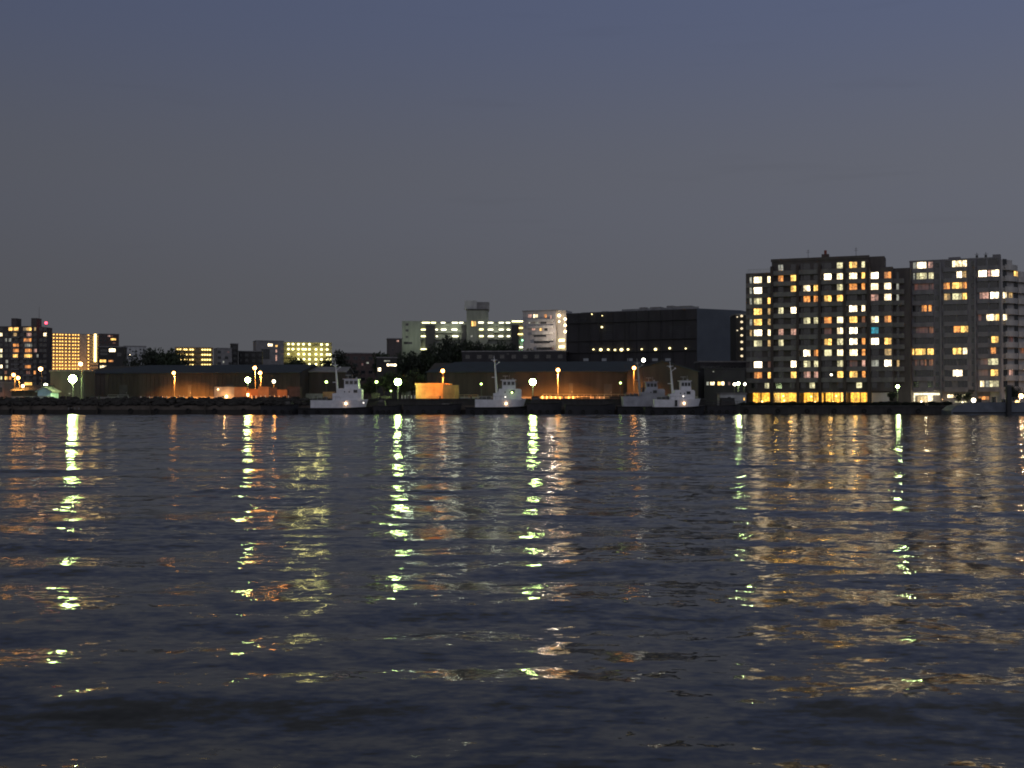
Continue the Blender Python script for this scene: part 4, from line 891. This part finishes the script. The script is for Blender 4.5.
def workboat(label, p0, p1, Y, yt, cabin, m_=BLACKP, group='small dark workboats by the quay'):
    x0 = X(p0, Y); L_ = X(p1, Y) - x0; t = thing('workboat', label, 'workboat', (x0, Y, 0), 0, group); zt = Z(yt, Y)
    part('hull', hull_mb(L_, 3.4, 0, -.6, zt, .35), m_, t)
    part('gunwale', hull_mb(L_ + .1, 3.6, 0, zt + .003, zt + .12, .35, -.05, 0), RUBBER, t)
    if cabin:
        a, b, yc = cabin; a = X(a, Y) - x0; b = X(b, Y) - x0; zc = Z(yc, Y)
        c = part('cabin', MB().prism([(a, zt - .1), (b, zt - .1), (b - .3, zc), (a + .1, zc)], -1.0, 1.0, 'y'), DCONC, t); part('window', MB().box(a + .4, b - .5, -1.05, -1.002, zc - .7, zc - .25), GLASS, c); part('cabin_roof', MB().box(a - .1, b, -1.15, 1.15, zc + .002, zc + .1), DCONC, c)
    for k in range(4): part('tyre_fender', MB().ring((1 + k * (L_ - 2.5) / 3, -1.85, .6), .32, .12), RUBBER, t)
workboat('dark workboat with low cabin just off the bow of the middle tug', 527, 562, 265, 404, (531, 541, 396.5))
workboat('dark open workboat between the right white tug and the apartments', 706, 740, 265, 406, (720, 735, 398.3))
workboat('low dark workboat right of the bow of the left tug', 374, 402, 266, 406.5, (378, 386, 399))
workboat('low dark workboat left of the grey tug, under the middle shed', 565, 616, 266, 405.5, None)
workboat('dark workboat left of the stern of the left tug', 262, 299, 266, 406, (285, 293, 400.5))
workboat('long low dark barge between the cabin and the middle tug', 404, 462, 266.5, 405.5, (440, 452, 402))
# grey barge at right
def barge():
    Y = 264; x0 = X(946, Y); t = thing('barge', 'blue-grey steel barge moored below the right apartment block', 'barge', (x0, Y, 0), 0)
    L_ = X(1052, Y) - x0; zt = Z(402.2, Y)
    part('hull', MB().prism([(.2, -.8), (L_, -.8), (L_, zt), (5.0, zt), (3.6, zt - .35), (1.2, zt - .8), (0, .9)], -3, 3, 'y'), GREYHULL, t)
    part('rubbing_strake', MB().box(.4, L_, -3.15, -3.003, .25, .5), RUBBER, t)
    m = MB(); n = 16
    for i in range(n + 1): a = 9 + i * .62; m.box(a, a + .05, -2.8, -2.75, zt, zt + .95)
    for h in (.5, .95): m.tube((9, -2.78, zt + h), (9 + n * .62, -2.78, zt + h), .03, n=6)
    part('railing', m, METAL, t)
    for a, b, h in ((6.8, 7.4, .9), (10, 10.6, 1.2), (12.2, 13.4, .7)): part('deck_locker', MB().box(a, b, -1, 0, zt + .002, zt + h), DCONC, t)
    part('davit', MB().tube((X(1002, Y) - x0, -2, zt), (X(1002, Y) - x0, -2, zt + 1.7), .08).tube((X(1002, Y) - x0, -2, zt + 1.7), (X(1004, Y) - x0, -2, zt + 2.0), .08), WHITE, t)
barge()
x = X(1009.5, 259); t = thing('mooring_pile', 'thick dark mooring pile standing in front of the grey barge', 'mooring pile', (x, 259.5, 0))
part('pile', MB().tube((0, 0, -3), (0, 0, Z(387, 259.5)), .62, .60, 14), BLACKP, t); part('cap', MB().tube((0, 0, Z(387, 259.5) + .002), (0, 0, Z(385, 259.5)), .75, .5, 14), DMETAL, t)
for k, px in enumerate((12, 30, 97, 150, 205)):
    tt = thing('mooring_pile', 'slim dark timber pile against the %s part of the left quay ledge' % ('far left', 'left hut', 'very tall lamp', 'left shed', 'cream container')[k], 'mooring pile', (X(px, 268.6), 268.6, 0), 0, 'timber piles along the left quay')
    part('pile', MB().tube((0, 0, -2), (.05, 0, 2.6), .18, .15, 8), BARK, tt)

# ------------------------------------------------------------------ trees and bushes
def tree_meshes(seed, h, rad, n, leaf, lm):
    g = np.random.RandomState(seed); tr = MB(); tips = []
    th = h * .32; tr.tube((0, 0, 0), (.1, 0, th), rad * .075, rad * .05, 8)
    for i in range(9):
        a = i * 2.4 + g.rand(); z0 = th * (.75 + .25 * g.rand()); e = (rad * (.35 + .5 * g.rand()) * math.cos(a), rad * (.35 + .5 * g.rand()) * math.sin(a), h * (.48 + .42 * g.rand()))
        tr.tube((.1, 0, z0), e, rad * .03, rad * .010, 6); tips.append(e)
    tips.append((0, 0, h * .88)); tips.append((0, 0, h * .6))
    for i in range(8): tips.append((rad * .8 * g.uniform(-1, 1), rad * .8 * g.uniform(-1, 1), h * g.uniform(.35, .85)))
    V = []; Fc = []
    for c in tips:
        cr = rad * g.uniform(.30, .50); k = int(n / len(tips))
        p = g.normal(size=(k, 3)); p /= np.linalg.norm(p, axis=1)[:, None]; p *= (g.rand(k, 1) ** .5) * cr * np.array([1, 1, .75]); p += np.array(c)
        for q in p:
            a = g.normal(size=3); a /= np.linalg.norm(a); b = np.cross(a, g.normal(size=3)); b /= np.linalg.norm(b); s = leaf * g.uniform(.5, 1.2)
            o = len(V); V += [tuple(q - a * s), tuple(q + b * s * .6), tuple(q + a * s), tuple(q - b * s * .6)]; Fc.append((o, o + 1, o + 2, o + 3))
    cm = MB(); cm.v = V; cm.f = Fc; cm.m = [0] * len(Fc)
    return tr.mesh('trunk', [BARK]), cm.mesh('crown', [lm])
TV = [tree_meshes(11, 10, 4.2, 3600, .30, LEAF), tree_meshes(12, 10, 5.2, 4200, .32, LEAF2), tree_meshes(13, 10, 3.6, 3200, .28, LEAF)]
def tree(px, Y, ytop, v, label, base=LZ, wide=1.0, group='dark trees in front of the far buildings', ybase=None):
    x = X(px, Y); h = Z(ytop, Y) - base; s = h / 10.0
    t = thing('tree', label, 'tree', (x, Y, base), R.uniform(0, 6.28), group); t.scale = (s * wide, s * wide, s)
    link('trunk', TV[v][0], t); link('crown', TV[v][1], t)
tree(149, 420, 349, 1, 'dark rounded tree right against the pale grey block', wide=.8)
tree(157, 425, 348.3, 0, 'tallest dark tree between the pale grey block and the golden gallery block', wide=.8)
tree(165, 420, 350, 2, 'dark tree in the middle of the clump before the golden gallery block', wide=.9)
tree(172, 430, 349.3, 1, 'dark tree touching the left end of the golden gallery block', wide=.7)
tree(295, 430, 357, 0, 'dark tree overlapping the lower left of the yellow-green gallery block', wide=.9)
tree(338, 430, 350.5, 1, 'dark tree at the right end of the yellow-green gallery block', wide=.7)
tree(385, 440, 351, 2, 'dark tree below the small orange-lamp block', wide=.8)
tree(384, 300, 376, 2, 'green-lit tree left of the tree floodlight', base=TZ, wide=.9, group='trees around the floodlight')
tree(393, 306, 371, 0, 'green-lit tree directly behind the tree floodlight', base=TZ, wide=.9, group='trees around the floodlight')
tree(405, 302, 374, 1, 'green-lit tree right of the tree floodlight', base=TZ, wide=.8, group='trees around the floodlight')
tree(415, 308, 369, 0, 'dark tree between the tree floodlight and the orange-lit cabin', base=TZ, wide=.9, group='trees around the floodlight')
tree(369, 304, 378, 1, 'dark tree behind the bow of the left tug', base=TZ, wide=.9, group='trees around the floodlight')
tree(355, 310, 381, 2, 'dark tree behind the bridge of the left tug', base=TZ, wide=.9, group='trees around the floodlight')
HG = 'dark wooded bank below the pale green block'
for px, yt, v, lb in ((401, 352, 0, 'first from the left'), (412, 352, 1, 'second from the left'), (424, 349, 2, 'under the pale green wall edge'), (435, 343, 0, 'left of the highest'), (447, 336.5, 1, 'the highest'), (457, 340, 2, 'right of the highest'), (467, 341, 0, 'below the stair tower'), (478, 342, 1, 'below the water tank hut'), (489, 342.5, 2, 'below the right galleries'), (500, 341, 0, 'below the right end of the galleries'), (511, 344, 1, 'below the dark bay beside the white building'), (521, 348, 2, 'last before the white building')):
    tree(px, 455, yt, v, 'dark tree on the wooded bank, %s' % lb, wide=.62, group=HG)
tree(1012, 274, 385.5, 1, 'dark tree standing behind the thick mooring pile', wide=.8, group='trees on the promenade')
tree(958, 282, 393, 2, 'small dark tree before the right apartment ground floor', wide=1.0, group='trees on the promenade')
tree(968, 280, 392, 0, 'small dark tree left of the low yellow-white lamp', wide=.9, group='trees on the promenade')
tree(892, 284, 391.5, 2, 'small green-lit tree in the gap between the tall blocks', wide=1.0, group='trees on the promenade')
# clipped bushes along the promenade
def bush_mesh(seed):
    g = np.random.RandomState(seed); V = []; Fc = []
    for q in range(1300):
        p = g.normal(size=3); p /= np.linalg.norm(p); p = p * (g.rand() ** .4) * np.array([1.25, .7, .62]) + np.array([0, 0, .55]) + g.normal(size=3) * .05
        if p[2] < 0: continue
        a = g.normal(size=3); a /= np.linalg.norm(a); b = np.cross(a, g.normal(size=3)); b /= np.linalg.norm(b); s = .10 * g.uniform(.5, 1.3); o = len(V)
        V += [tuple(p - a * s), tuple(p + b * s), tuple(p + a * s), tuple(p - b * s)]; Fc.append((o, o + 1, o + 2, o + 3))
    m = MB(); m.v = V; m.f = Fc; m.m = [0] * len(Fc); return m.mesh('bush', [LEAF2])
BM = [bush_mesh(s) for s in (1, 2, 3)]
k = 0; px = 744.0
while px < 948:
    o = link('bush', BM[k % 3], None, (X(px, 273.3), 273.3 + R.uniform(-.3, .3), LZ)); sz = R.uniform(.62, .9); o.scale = (1.0, 1, sz); o.rotation_euler = (0, 0, R.choice((0, PI)) + R.uniform(-.3, .3))
    tag(o, 'low dark bush in the hedge row at the foot of the tall apartments', 'bush', 'hedge bushes along the promenade'); k += 1; px += R.uniform(6.5, 9.5)
